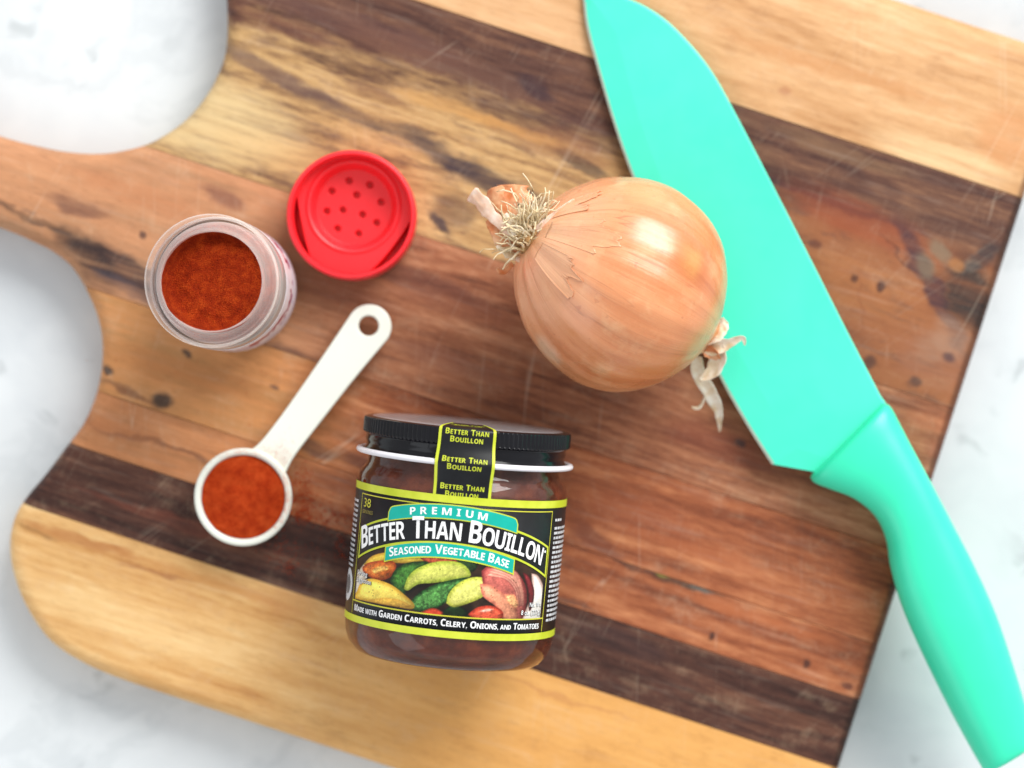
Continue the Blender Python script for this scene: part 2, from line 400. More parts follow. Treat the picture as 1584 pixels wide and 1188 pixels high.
bmesh.ops.recalc_face_normals(base_bm, faces=base_bm.faces)
for i, (t0, t1, mat) in enumerate(strips):
    b = base_bm.copy()
    for t, up in ((t0, 1), (t1, -1)):
        y = -t / PXCM - up * 0.009
        geom = b.verts[:] + b.edges[:] + b.faces[:]
        res = bmesh.ops.bisect_plane(b, geom=geom, plane_co=(0, y, 0), plane_no=(0, up, 0), clear_outer=True, dist=1e-5)
        ce = [e for e in res['geom_cut'] if isinstance(e, bmesh.types.BMEdge)]
        if ce: bmesh.ops.contextual_create(b, geom=ce)
    if i % 2: bmesh.ops.translate(b, vec=(0, 0, -0.006), verts=b.verts)
    pl = mkbm('plank', b, mat, board, sharp=35)
    bv_ = pl.modifiers.new('bevel', 'BEVEL'); bv_.width = 0.00018; bv_.segments = 2; bv_.limit_method = 'ANGLE'; bv_.angle_limit = R(50)
base_bm.free()

# ---------------------------------------------------------------- knife
mint = M('mint_coating')
nz = mint.noise(mint.cm(), 0.5, 3)
smg = mint.noise(mint.cm(scale=(1, 1, 1)), 0.45, 5, 0.65)
mint.set(Base_Color=mint.mix(nz, lin((66, 224, 190)), lin((76, 232, 200))), Roughness=mint.rng(smg, 0.35, 0.65, 0.30, 0.52), Specular_IOR_Level=0.45)
mint.bump(mint.noise(mint.cm(), 60, 2), 0.06, 0.0001)
mint_h = M('mint_handle_plastic')
nz = mint_h.noise(mint_h.cm(), 0.8, 3)
mint_h.set(Base_Color=mint_h.mix(nz, lin((52, 222, 176)), lin((58, 230, 186))), Roughness=0.36, Specular_IOR_Level=0.45)
mint_h.bump(mint_h.noise(mint_h.cm(), 90, 2), 0.08, 0.0001)
KO = P(1300, 690, 0)
knife = empty('kitchen_knife', KO)
tag(knife, 'mint green kitchen knife lying beside the onion, handle off the board', 'knife')
KA = Vector((903 - 1310, -(-12 - 690))).normalized()
def kz(px, py):      # blade tip touches the board, bolster end stands about 1 cm high
    d = ((px - 903) * 407 + (py + 12) * 702) / math.hypot(407, 702)
    return 0.16 + 0.00092 * d
def KP(px, py, dz=0.0):
    z = kz(px, py) + dz
    return P(px, py, z) - KO
edge = catmull([(902, -14, 0), (908, 40, 0), (925, 105, 0), (950, 190, 0), (978, 270, 0), (1020, 370, 0), (1068, 480, 0), (1112, 578, 0), (1155, 655, 0), (1195, 718, 0)], 5)
spine = catmull([(902, -14, 0), (965, -4, 0), (1018, 22, 0), (1062, 62, 0), (1102, 112, 0), (1140, 180, 0), (1195, 286, 0), (1256, 405, 0), (1310, 512, 0), (1362, 612, 0)], 5)
rows = []
n = len(edge)
for i in range(n):
    e, s = edge[i], spine[i]
    w = (s - e).length
    u = min(46 / w, 0.42) if w > 1e-3 else 0
    b_ = e.lerp(s, u); s2 = e.lerp(s, 1 - min(3 / max(w, 1), .1))
    rows.append((e, b_, s2, s))
rows.append((Vector((1266, 731, 0)), Vector((1288, 712, 0)), Vector((1370, 628, 0)), Vector((1372, 626, 0))))
rows.append((Vector((1300, 745, 0)), Vector((1330, 720, 0)), Vector((1390, 660, 0)), Vector((1392, 658, 0))))
T = 0.085
kv, kf = [], []
for e, b_, s2, s in rows:
    kv += [KP(e.x, e.y, 0.012), KP(b_.x, b_.y, T), KP(s2.x, s2.y, T), KP(s.x, s.y, T * 0.55), KP(s.x, s.y, -T * 0.55), KP(s2.x, s2.y, -T), KP(b_.x, b_.y, -T), KP(e.x, e.y, -0.012)]
for i in range(len(rows) - 1):
    for j in range(8):
        l = (j + 1) % 8
        kf.append((i * 8 + j, (i + 1) * 8 + j, (i + 1) * 8 + l, i * 8 + l))
kf.append(tuple((len(rows) - 1) * 8 + j for j in range(8)))
bm = bmesh.new()
vl = [bm.verts.new(q) for q in kv]
for q in kf: bm.faces.new([vl[i] for i in q])
bmesh.ops.remove_doubles(bm, verts=bm.verts, dist=0.002)
mkbm('blade', bm, mint.mat, knife, sharp=4)
gv, gf = [], []
for i in range(n):
    e, s_ = edge[i], spine[i]; w = max((s_ - e).length, 1)
    q = e.lerp(s_, min(3.0 / w, .3)); o1 = e.lerp(s_, -min(1.2 / w, .3))
    gv += [KP(o1.x, o1.y, -.004), KP(o1.x, o1.y, .012), KP(q.x, q.y, .028), KP(q.x, q.y, -.02)]
for i in range(n - 1):
    for j in range(4): gf.append((i * 4 + j, (i + 1) * 4 + j, (i + 1) * 4 + (j + 1) % 4, i * 4 + (j + 1) % 4))
gf += [(0, 1, 2, 3), tuple((n - 1) * 4 + j for j in (3, 2, 1, 0))]
steel = M('ground_steel'); steel.set(Base_Color=steel.mix(steel.noise(steel.cm(), 3, 3), lin((176, 186, 170)), lin((206, 214, 200))), Metallic=.7, Roughness=.4)
mk('cutting_edge', gv, gf, steel.mat, knife, sharp=20)
sec = [((1256, 734), (1363, 627), .55), ((1254, 740), (1368, 624), .85), ((1262, 748), (1378, 630), .95), ((1285, 757), (1392, 656), .96), ((1322, 772), (1408, 687), .95), ((1354, 799), (1430, 728), .95), ((1371, 835), (1450, 766), .97),
       ((1378, 878), (1472, 808), 1.0), ((1396, 940), (1505, 872), 1.08), ((1428, 1014), (1540, 950), 1.14), ((1470, 1099), (1570, 1040), 1.12), ((1502, 1158), (1590, 1108), 1.02), ((1518, 1186), (1598, 1140), .92), ((1523, 1194), (1596, 1150), .7)]
cl = catmull([(a[0], a[1], 0) for a, b, h in sec], 5); cr_ = catmull([(b[0], b[1], h) for a, b, h in sec], 5)
hv, hf = [], []
S = 40
for i, (a, b) in enumerate(zip(cl, cr_)):
    zc = 1.02 + 0.35 * i / len(cl)
    A = P(a.x, a.y, zc) - KO; B = P(b.x, b.y, zc) - KO
    c = (A + B) / 2; hx = (B - A) / 2
    for j in range(S):
        an = 2 * math.pi * j / S
        cs, sn = math.cos(an), math.sin(an)
        x = math.copysign(abs(cs) ** 0.82, cs); y = math.copysign(abs(sn) ** 0.9, sn)
        hv.append(c + hx * x + Vector((0, 0, 1)) * (b.z * y))
for i in range(len(cl) - 1):
    for j in range(S):
        l = (j + 1) % S
        hf.append((i * S + j, i * S + l, (i + 1) * S + l, (i + 1) * S + j))
hf.append(tuple(range(S))[::-1]); hf.append(tuple((len(cl) - 1) * S + j for j in range(S)))
mk('handle', hv, hf, mint_h.mat, knife, sharp=50)

# ---------------------------------------------------------------- powder material
def powder_mat(name, a, b, c):
    m = M(name)
    g = m.noise(m.cm(), 34, 3, 0.75); g2 = m.noise(m.cm(), 3.2, 3, 0.5)
    vo = m.n('ShaderNodeTexVoronoi'); m.put(vo.inputs['Vector'], m.cm()); vo.inputs['Scale'].default_value = 22
    f = m.math('ADD', m.math('MULTIPLY', g, 0.68), m.math('MULTIPLY', g2, 0.32))
    col = m.ramp(f, [(0.34, lin(a)), (0.5, lin(b)), (0.64, lin(c))])
    sp = m.rng(m.noise(m.cm(), 38, 1), 0.68, 0.74)
    col = m.mix(m.math('MULTIPLY', sp, 0.5), col, lin((226, 110, 52)))
    m.set(Base_Color=col, Roughness=0.95, Specular_IOR_Level=0.1)
    m.bump(m.math('ADD', g, m.math('MULTIPLY', vo.outputs['Distance'], 0.8)), 1.0, 0.0008)
    return m.mat
pap_jar = powder_mat('paprika_powder', (104, 22, 4), (164, 46, 11), (206, 82, 26))
pap_spoon = powder_mat('paprika_heap', (146, 34, 7), (196, 63, 20), (222, 96, 42))

def powder_disc(r, fz, rings=60, seg=140):
    v, f = [(0, 0, fz(0, 0))], []
    for i in range(1, rings + 1):
        rr = r * i / rings
        for j in range(seg):
            a = 2 * math.pi * j / seg
            v.append((rr * math.cos(a), rr * math.sin(a), fz(rr * math.cos(a), rr * math.sin(a))))
    for j in range(seg): f.append((0, 1 + j, 1 + (j + 1) % seg))
    for i in range(rings - 1):
        for j in range(seg):
            l = (j + 1) % seg
            f.append((1 + i * seg + j, 1 + (i + 1) * seg + j, 1 + (i + 1) * seg + l, 1 + i * seg + l))
    return v, f, 1 + (rings - 1) * seg

# ---------------------------------------------------------------- spice jar
pc = P(326, 434, 7.5); sj_base = Vector((pc.x, pc.y, BT))
sjar = empty('spice_jar', sj_base)
tag(sjar, 'open clear spice jar filled with red powder, seen from above, without its lid', 'jar')
m = M('clear_plastic')
m.set(Base_Color=m.mix(m.noise(m.cm(), 1.5, 3), (0.95, 0.84, 0.78, 1), (1.0, 0.92, 0.88, 1)), Roughness=0.12, Specular_IOR_Level=1.0)
lw = m.n('ShaderNodeLayerWeight'); lw.inputs['Blend'].default_value = 0.35
m.set(Alpha=m.rng(lw.outputs['Facing'], 0.0, 0.9, 0.07, 0.6))
clear = m.mat
op = [(0, .0), (1.9, .0), (2.12, .08), (2.22, .3), (2.24, .8), (2.24, 5.7), (2.22, 5.95), (2.14, 6.1), (2.1, 6.2), (2.1, 6.85), (2.12, 6.92), (2.2, 6.96), (2.22, 7.05), (2.22, 7.3), (2.2, 7.42), (2.12, 7.5), (2.06, 7.51), (2.03, 7.47), (1.99, 7.47), (1.96, 7.52), (1.86, 7.52), (1.83, 7.48), (1.80, 7.48), (1.77, 7.48), (1.70, 7.42), (1.66, 7.3), (1.64, 6.9), (1.70, 6.4), (1.88, 6.1), (2.04, 5.9), (2.06, 5.6), (2.06, .5), (1.95, .25), (1.6, .18), (0, .16)]
v, f = lathe(op, 128)
mk('jar_body', v, f, clear, sjar, sharp=60)
ml = M('spice_label_paper')
sep = ml.n('ShaderNodeSeparateXYZ'); ml.put(sep.inputs[0], ml.cm())
lc = ml.ramp(ml.rng(sep.outputs[2], 0.8, 5.4, smooth=False), [(0, lin((214, 208, 222))), (0.30, lin((196, 190, 214))), (0.34, lin((150, 30, 70))), (0.62, lin((176, 40, 60))), (0.66, lin((236, 230, 236))), (0.9, lin((170, 60, 110))), (1, lin((230, 214, 226)))], 'CONSTANT')
ml.set(Base_Color=ml.mix(ml.rng(ml.noise(ml.cm(scale=(1, 1, .6)), 1.6, 2), .52, .56), lc, lin((232, 222, 226))), Roughness=0.35)
v, f = lathe([(2.246, .9), (2.256, .9), (2.256, 4.7), (2.246, 4.7)], 128, closed=True)
mk('wrap_label', v, f, ml.mat, sjar, sharp=40)
def fz1(x, y):
    s = 6.28 - 0.26 * y - 0.16 * x
    rr = math.hypot(x, y)
    t = min(1, max(0, (rr - 1.30) / .36)); s += .85 * t * t * (.5 + .5 * math.cos(math.atan2(y, x) - R(160)))   # powder clinging to the wall
    s += 0.16 * mnoise.noise(Vector((x * 0.9 + 3, y * 0.9, 0))) + 0.07 * mnoise.noise(Vector((x * 3, y * 3, 4))) + 0.02 * mnoise.noise(Vector((x * 11, y * 11, 9)))
    return s
v, f, last = powder_disc(1.69, fz1)
seg = 140
bs = len(v)
lows = [(1.72, 6.02), (1.90, 5.95), (2.02, 5.85), (2.045, 5.5), (2.045, .55), (1.9, .3)]
prev = last
for r_, z_ in lows:
    st_ = len(v)
    for j in range(seg):
        a = 2 * math.pi * j / seg
        v.append((r_ * math.cos(a), r_ * math.sin(a), z_))
    for j in range(seg):
        l = (j + 1) % seg
        f.append((prev + j, st_ + j, st_ + l, prev + l))
    prev = st_
f.append(tuple(prev + j for j in range(seg))[::-1])
o = mk('spice_powder', v, f, pap_jar)
o.location = sj_base * CM
tag(o, 'dark red paprika powder filling the open clear jar', 'spice')

# ---------------------------------------------------------------- red shaker lid
m = M('red_plastic')
m.set(Base_Color=m.mix(m.noise(m.cm(), 0.8, 2), lin((240, 40, 50)), lin((244, 48, 56))), Roughness=0.38, Subsurface_Weight=0.15, Subsurface_Radius=(0.004, 0.001, 0.001), Specular_IOR_Level=0.45)
m.set(Subsurface_Scale=0.4)
red = m.mat
lp = P(543, 332, 1.7); lid_o = Vector((lp.x, lp.y, BT))
lid = empty('shaker_lid', lid_o)
tag(lid, 'round red plastic shaker lid lying upside down near the spice jar', 'lid')
v, f = lathe([(2.02, 0.0), (2.2, .02), (2.26, .1), (2.27, .35), (2.29, .4), (2.29, 1.55), (2.27, 1.66), (2.21, 1.71), (2.14, 1.70), (2.10, 1.62), (2.09, 1.3), (2.07, .5), (2.02, .45)], 160, closed=True)
mk('rim', v, f, red, lid, sharp=50)
holes = []
for (hx, hy) in [(1122, 262), (1228, 283), (1033, 315), (1160, 335), (1285, 372), (1008, 418), (1090, 412), (1190, 435), (1262, 477), (1063, 507), (1170, 532)]:
    px, py = 200 + hx / 3.3, 200 + hy / 3.3
    q = P(px, py, 0.62) - lid_o
    holes.append((q.x, q.y))
CX, CY = P(548, 321, .62).xy - lid_o.xy
def sst(a, b, x):
    t = min(1, max(0, (x - a) / (b - a))); return t * t * (3 - 2 * t)
def lz(x, y):
    rr = math.hypot(x, y); a = math.degrees(math.atan2(y, x)) % 360
    z = 1.16 - 0.10 * (rr / 2)                                # shoulder
    d = math.hypot(x - CX, y - CY)
    ww = 1.55
    z = z + (0.62 - z) * (1 - sst(1.32, ww, d))               # dished sifter plate
    z += 0.05 * math.exp(-((d - 1.62) / .06) ** 2)
    for a0, w in ((192, 30), (322, 32)):                      # two slots between collar and wall
        da = abs((a - a0 + 180) % 360 - 180)
        if da < w:
            inner = 2.07 - 0.24 * (1 - (da / w) ** 2)
            z -= 0.7 * sst(inner - .02, inner + .03, rr)
    for hx, hy in holes:
        k = math.hypot(x - hx, y - hy)
        z -= 0.26 * (1 - sst(.085, .135, k))
    return z
v, f, last = powder_disc(2.095, lz, 130, 300)
nb = len(v)
for (x, y, z) in v[:nb]: v.append((x, y, 0.12))
mk('sifter_plate', v[:nb], f, red, lid)
# ---------------------------------------------------------------- measuring spoon
m = M('white_plastic')
m.set(Base_Color=m.mix(m.noise(m.cm(), 0.6, 2), lin((222, 225, 214)), lin((230, 232, 222))), Roughness=0.34, Subsurface_Weight=0.1, Subsurface_Radius=(0.003, 0.003, 0.003))
white = m.mat
ZR = 1.45
sp0 = P(376, 769, ZR); so = Vector((sp0.x, sp0.y, BT))
spoon = empty('measuring_spoon', so)
tag(spoon, 'white plastic measuring spoon heaped with red powder', 'spoon')
v, f = lathe([(0, 0.0), (0.9, .0), (1.2, .06), (1.45, .28), (1.6, .65), (1.68, 1.1), (1.72, 1.34), (1.735, 1.42), (1.70, 1.47), (1.60, 1.475), (1.52, 1.45), (1.49, 1.38), (1.46, 1.1), (1.36, .65), (1.15, .3), (.8, .16), (0, .14)], 128)
mk('bowl', v, f, white, spoon, sharp=70)
# handle outline in photograph pixels around its axis
hc = [(412, 722), (424, 706), (440, 686), (500, 607), (545, 545), (572, 503)]
ax = (Vector((572, 503)) - Vector((420, 708))).normalized(); nx = Vector((-ax.y, ax.x))
def HZ(px, py): return 1.30 - 0.0018 * max(0, math.hypot(px - 420, py - 708))
def HPt(px, py): 
    q = P(px, py, HZ(px, py)) - so
    return (q.x, q.y, HZ(px, py))
def side(s):
    pts = [((404, 727), 38), ((420, 708), 30), ((436, 686), 27), ((470, 641), 27.5), ((520, 573), 30), ((556, 525), 33)]
    return [Vector(c) + nx * (w * s) for c, w in pts]
L1, L2 = side(1), side(-1)
end_c = Vector((571, 505)); er = 34.5
a0 = math.atan2(nx.y, nx.x)
arc = [end_c + er * Vector((math.cos(a0 - math.pi * k / 16), math.sin(a0 - math.pi * k / 16))) for k in range(17)]
if (arc[8] - Vector((420, 708))).length < (end_c - Vector((420, 708))).length:
    arc = [end_c + er * Vector((math.cos(a0 + math.pi * k / 16), math.sin(a0 + math.pi * k / 16))) for k in range(17)]
def dens(p):
    return [Vector(q[:2]) for q in catmull([(a.x, a.y, 0) for a in p], 4)]
ol = dens(L1) + arc + dens(L2)[::-1]
hole = [Vector((570, 504)) + 15.5 * Vector((math.cos(2 * math.pi * k / 28), math.sin(2 * math.pi * k / 28))) for k in range(28)]
pts = ol + hole; no = len(ol); nh = len(hole)
edges = [(i, (i + 1) % no) for i in range(no)] + [(no + i, no + (i + 1) % nh) for i in range(nh)]
res = delaunay_2d_cdt(pts, edges, [], 1, 1e-4)
V2, F2 = res[0], res[2]
hcx = Vector((570, 504))
F2 = [q for q in F2 if not all((V2[i] - hcx).length < 15.6 for i in q)]
bm = bmesh.new()
vl = [bm.verts.new(HPt(q.x, q.y)) for q in V2]
for q in F2:
    try: bm.faces.new([vl[i] for i in q])
    except ValueError: pass
bmesh.ops.recalc_face_normals(bm, faces=bm.faces)
r = bmesh.ops.extrude_face_region(bm, geom=bm.faces[:])
bmesh.ops.translate(bm, vec=(0, 0, -0.26), verts=[q for q in r['geom'] if isinstance(q, bmesh.types.BMVert)])
o = mkbm('handle', bm, white, spoon, sharp=40)
b = o.modifiers.new('bevel', 'BEVEL'); b.width = 0.0006; b.segments = 3; b.limit_method = 'ANGLE'; b.angle_limit = R(50)
def fz2(x, y):
    rr = math.hypot(x, y)
    return 1.36 + 0.12 * (1 - (rr / 1.48) ** 2) + 0.07 * mnoise.noise(Vector((x * 1.3, y * 1.3, 2))) + 0.035 * mnoise.noise(Vector((x * 4, y * 4, 7))) + 0.014 * mnoise.noise(Vector((x * 13, y * 13, 1)))
v, f, last = powder_disc(1.478, fz2)
for r_, z_ in ((1.455, 1.1), (1.34, .65), (1.12, .32), (.8, .18)):
    st_ = len(v)
    for j in range(140):
        a = 2 * math.pi * j / 140
        v.append((r_ * math.cos(a), r_ * math.sin(a), z_))
    for j in range(140):
        l = (j + 1) % 140
        f.append((last + j, st_ + j, st_ + l, last + l))
    last = st_
f.append(tuple(last + j for j in range(140))[::-1])
o = mk('spice_powder', v, f, pap_spoon)
o.location = so * CM
tag(o, 'orange red paprika heap in the bowl of the white spoon', 'spice')

# ---------------------------------------------------------------- onion
ON = P(958, 438, 3.66); ON.z = BT + 3.69
ZR_ = Vector((-0.87, 0.44, 0.25)).normalized()
XR_ = Vector((0, 0, 1)).cross(ZR_).normalized(); YR_ = ZR_.cross(XR_)
ROT = Matrix((XR_, YR_, ZR_)).transposed()
onion = empty('onion', (ON.x, ON.y, ON.z), ROT.to_euler())
tag(onion, 'brown skinned whole onion with dry roots lying against the mint blade', 'onion')
def loc_dir(px, py):
    """onion-local point on the skin seen at a pixel"""
    c = P(958, 438, 3.69)
    q = P(px, py, 5.5); d = Vector((q.x - c.x, q.y - c.y, 0))
    r2 = 3.68 ** 2 - d.x ** 2 - d.y ** 2
    d.z = math.sqrt(max(r2, 0.05))
    return ROT.transposed() @ d
prof_on = catmull([(0, 3.50, 0), (.35, 3.52, 0), (.62, 3.56, 0), (1.0, 3.50, 0), (1.5, 3.32, 0), (2.2, 2.86, 0), (2.95, 2.13, 0), (3.45, 1.22, 0), (3.68, .3, 0), (3.69, -.5, 0), (3.42, -1.5, 0), (2.85, -2.4, 0), (2.05, -3.08, 0), (1.3, -3.46, 0), (.85, -3.62, 0), (.6, -3.72, 0), (.45, -3.84, 0), (.3, -3.92, 0), (0, -3.94, 0)], 7)
prof_on = [(max(q.x, 0), q.y) for q in prof_on]
def on_fr(r, h, a):
    k = 0.010 * math.sin(a * 9 + 1.2) + 0.006 * math.sin(a * 23 + h * .4) + 0.05 * mnoise.noise(Vector((math.cos(a) * 1.2, math.sin(a) * 1.2, h * .35)))
    k += 0.06 * max(0, (h - 2.0) / 1.6) * math.sin(a * 13 + .5)
    return r * (1 + k * 0.6) if r > 0.01 else r
def prof_r(h):
    
    q = prof_on[20:-10]
    for a, b in zip(q, q[1:]):
        if a[1] >= h >= b[1]: return a[0] + (b[0] - a[0]) * (a[1] - h) / max(1e-6, a[1] - b[1])
    return q[0][0]
v, f = lathe(prof_on, 220, fr=on_fr)
def skin(name, pale=0.0, patch=True, alpha=False):
    m = M(name)
    p = m.cm()
    sep = m.n('ShaderNodeSeparateXYZ'); m.put(sep.inputs[0], p)
    xy = m.n('ShaderNodeCombineXYZ'); m.put(xy.inputs[0], sep.outputs[0]); m.put(xy.inputs[1], sep.outputs[1])
    dirn = m.vmath('NORMALIZE', xy.outputs[0])
    zc = m.n('ShaderNodeCombineXYZ'); m.put(zc.inputs[2], sep.outputs[2])
    def mer(fr, fzs, det=4, dist=0.0, rough=.55):
        vv = m.vmath('ADD', m.vmath('MULTIPLY', dirn, (fr, fr, 0)), m.vmath('MULTIPLY', zc.outputs[0], (0, 0, fzs)))
        return m.noise(vv, 1, det, rough, dist)
    broad = mer(1.6, .22, 3); streak = mer(6, .12, 5); fine = mer(26, .16, 4, .0, .65)
    f_ = m.math('MULTIPLY_ADD', broad, .55, m.math('MULTIPLY', streak, .34))
    f_ = m.math('MULTIPLY_ADD', fine, .16, f_)
    c = m.ramp(f_, [(.30, lin((186, 98, 50))), (.46, lin((210, 128, 76))), (.58, lin((224, 148, 97))), (.74, lin((238, 178, 132)))])
    # paler, pinker skin close to the roots
    c = m.mix(m.rng(sep.outputs[2], 1.2, 3.3, 0, .55), c, lin((238, 184, 146)))
    c = m.mix(m.rng(sep.outputs[2], -2.0, -3.4, 0, .45), c, lin((214, 160, 96)))
    vein = m.math('ABSOLUTE', m.math('SUBTRACT', mer(5.2, .10, 2), .5))
    vl_ = m.rng(vein, 0, .012, 1, 0)
    vmask = m.rng(mer(3, .4, 3), .40, .56)
    vein2 = m.rng(m.math('ABSOLUTE', m.math('SUBTRACT', mer(13, .10, 2), .5)), 0, .02, .28, 0)
    c = m.mix(vein2, c, lin((188, 108, 54)))
    c = m.mix(m.math('MULTIPLY', m.math('MULTIPLY', vl_, vmask), .5), c, lin((168, 92, 48)))
    spk = m.rng(m.noise(p, 3.3, 2, .5), .70, .74)
    c = m.mix(m.math('MULTIPLY', spk, .35), c, lin((176, 84, 40)))
    blot = m.rng(m.noise(p, .7, 4, .6), .5, .7)
    c = m.mix(m.math('MULTIPLY', blot, .35), c, lin((240, 196, 148)))
    if patch:
        dn = m.vmath('MULTIPLY', m.vmath('SUBTRACT', m.noise(p, 1.1, 3, color=True), (.5, .5, .5)), (.9, .9, .9))
        pd = m.vmath('ADD', p, dn)
        for (px, py, rad, rgb, s, soft) in [(1072, 412, .95, (190, 100, 44), .5, .45), (1068, 408, .70, (222, 164, 84), .45, .9), (1000, 300, .9, (232, 168, 112), .4, .5), (845, 545, .7, (238, 206, 176), .5, .6), (1010, 560, 1.0, (212, 132, 66), .4, .6)]:  # palest spot, low on the left, paints in a soft reflected highlight
            q = loc_dir(px, py)
            ln = m.vmath('LENGTH', m.vmath('SUBTRACT', pd, (q.x, q.y, q.z)), out=1)
            c = m.mix(m.math('MULTIPLY', m.rng(ln, rad * (1 - soft), rad * (1 + soft * .3), 1, 0), s), c, lin(rgb))
    if pale: c = m.mix(pale, c, lin((244, 208, 170)))
    m.set(Base_Color=c, Roughness=m.rng(streak, .3, .7, .30, .44), Specular_IOR_Level=.75, Subsurface_Weight=.12, Subsurface_Radius=(.006, .003, .0015), Coat_Weight=.45, Coat_Roughness=m.rng(m.noise(p, 1.6, 4, .6), .35, .65, .22, .40))
    hh = m.math('MULTIPLY_ADD', streak, .8, m.math('MULTIPLY', fine, .5))
    hh = m.math('MULTIPLY_ADD', m.noise(p, 1.3, 3), .5, hh)
    m.bump(hh, .34, .0007)
    return m.mat
skin_m = skin('onion_skin')
mk('bulb', v, f, skin_m, onion)
rnd = random.Random(5)
# loose outer skin: thin shells with torn rims lying on the bulb
skin_p = skin('onion_outer_skin', .10, False)
def surf(a, h, off):
    r = prof_r(h); r = on_fr(r, h, a) + off
    return Vector((r * math.cos(a), r * math.sin(a), h))
def ang_of(px, py):
    q = loc_dir(px, py); return math.atan2(q.y, q.x), q.z
def shell(a0, a1, h0, h1f, off, name='torn_skin', mat=None, lift=.07, n=70, k=36):
    v, f = [], []
    for i in range(n + 1):
        a = a0 + (a1 - a0) * i / n
        h1 = h1f(i / n)
        for j in range(k + 1):
            t = j / k
            h = h0 + (h1 - h0) * t
            ed = min(i, n - i) / n
            o_ = off + lift * max(0, (t - .8) / .2) ** 2 + lift * .8 * max(0, (.06 - ed) / .06) ** 2
            v.append(surf(a, h, o_))
    for i in range(n):
        for j in range(k):
            q = i * (k + 1) + j
            f.append((q, q + k + 1, q + k + 2, q + 1))
    o = mk(name, v, f, mat or skin_p, onion)
    s = o.modifiers.new('thickness', 'SOLIDIFY'); s.thickness = .00012; s.offset = 1
    return o
def jag(seed, base, amp, slope=0.0):
    r = random.Random(seed); xs = [r.uniform(-1, 1) for _ in range(14)]
    def g(t):
        x = t * 5; i = int(x); u = x - i
        w = xs[i] * (1 - u) + xs[min(i + 1, 13)] * u
        return base + slope * t + amp * w + .5 * amp * mnoise.noise(Vector((t * 9, seed, 0))) + .22 * amp * mnoise.noise(Vector((t * 31, seed, 3)))
    return g
aA, hA = ang_of(930, 400); aB, hB = ang_of(870, 470); aC, hC = ang_of(860, 330)
ATOP = ang_of(900, 400)[0]
shell(aA - .02, aA + .42, 3.40, jag(2, 1.7, .40, .3), .003, lift=.02)
shell(aA - .60, aA - .16, 3.40, jag(7, 2.2, .4, .4), .005, lift=.04)
shell(aA + .58, aA + 1.0, 3.40, jag(11, 2.7, .35, -.3), .006, lift=.05)
# root plate and roots
m = M('dry_root')
m.set(Base_Color=m.ramp(m.noise(m.cm(), 3, 4), [(.3, lin((190, 160, 112))), (.5, lin((232, 214, 176))), (.7, lin((246, 236, 212)))]), Roughness=.7)
root_m = m.mat
m = M('root_plate')
m.set(Base_Color=m.ramp(m.noise(m.cm(), 4, 4, .7), [(.3, lin((104, 74, 42))), (.5, lin((170, 126, 76))), (.68, lin((220, 192, 140)))]), Roughness=.8)
m.bump(m.noise(m.cm(), 7, 3), .8, .001)
plate_m = m.mat
bm = bmesh.new()
for i in range(46):
    a = rnd.uniform(0, 2 * math.pi); rr = .62 * math.sqrt(rnd.random()); s = rnd.uniform(.07, .17)
    mat4 = Matrix.Translation((rr * math.cos(a), rr * math.sin(a), 3.58 + .42 * (1 - rr / .7) + rnd.uniform(-.05, .1))) @ Matrix.Rotation(rnd.uniform(0, 3), 4, 'X') @ Matrix.Diagonal((s, s * rnd.uniform(.6, 1), s * rnd.uniform(1, 1.9), 1))
    bmesh.ops.create_icosphere(bm, subdivisions=2, radius=1, matrix=mat4)
bmesh.ops.create_icosphere(bm, subdivisions=3, radius=1, matrix=Matrix.Translation((0, 0, 3.45)) @ Matrix.Diagonal((.70, .70, .48, 1)))
o = mkbm('root_plate', bm, plate_m, onion)
up_l = ROT.transposed() @ Vector((.05, 1, .35)).normalized()       # roots sweep to the top of the picture
lf_l = ROT.transposed() @ Vector((-1, .2, .25)).normalized()
rt_l = ROT.transposed() @ Vector((.75, .75, .55)).normalized()
v, f = [], []
for i in range(150):
    a = rnd.uniform(0, 2 * math.pi); rr = .6 * math.sqrt(rnd.random())
    p0 = Vector((rr * math.cos(a), rr * math.sin(a), 3.62))
    mode = rnd.random()
    main = up_l if mode < .55 else (rt_l if mode < .8 else lf_l)
    d = (main * rnd.uniform(.8, 1.5) + Vector((math.cos(a), math.sin(a), 0)) * rnd.uniform(.0, .6) + Vector((0, 0, 1)) * rnd.uniform(.25, 1.0) + Vector((rnd.gauss(0, .3), rnd.gauss(0, .3), rnd.gauss(0, .2)))).normalized()
    L = rnd.uniform(.7, 1.75) if mode < .8 else rnd.uniform(.5, 1.3)
    if mode < .8 and rnd.random() < .12: L = rnd.uniform(1.8, 2.4)
    path = [p0]
    for k in range(9):
        d = (d + Vector((rnd.gauss(0, .3), rnd.gauss(0, .3), rnd.gauss(0, .3))) + main * .05).normalized()
        q = path[-1] + d * L / 9
        rho = math.hypot(q.x, q.y)
        lim = 3.58 - .17 * rho * rho + .06       # stay outside the bulb
        if q.z < lim and rho < 3: q.z = lim
        path.append(q)
    r0 = rnd.uniform(.028, .052)
    tube(path, lambda t, r0=r0: r0 * (1 - .55 * t), 6, v, f)
tag(mk('root_tuft', v, f, root_m, onion), kind='stuff')
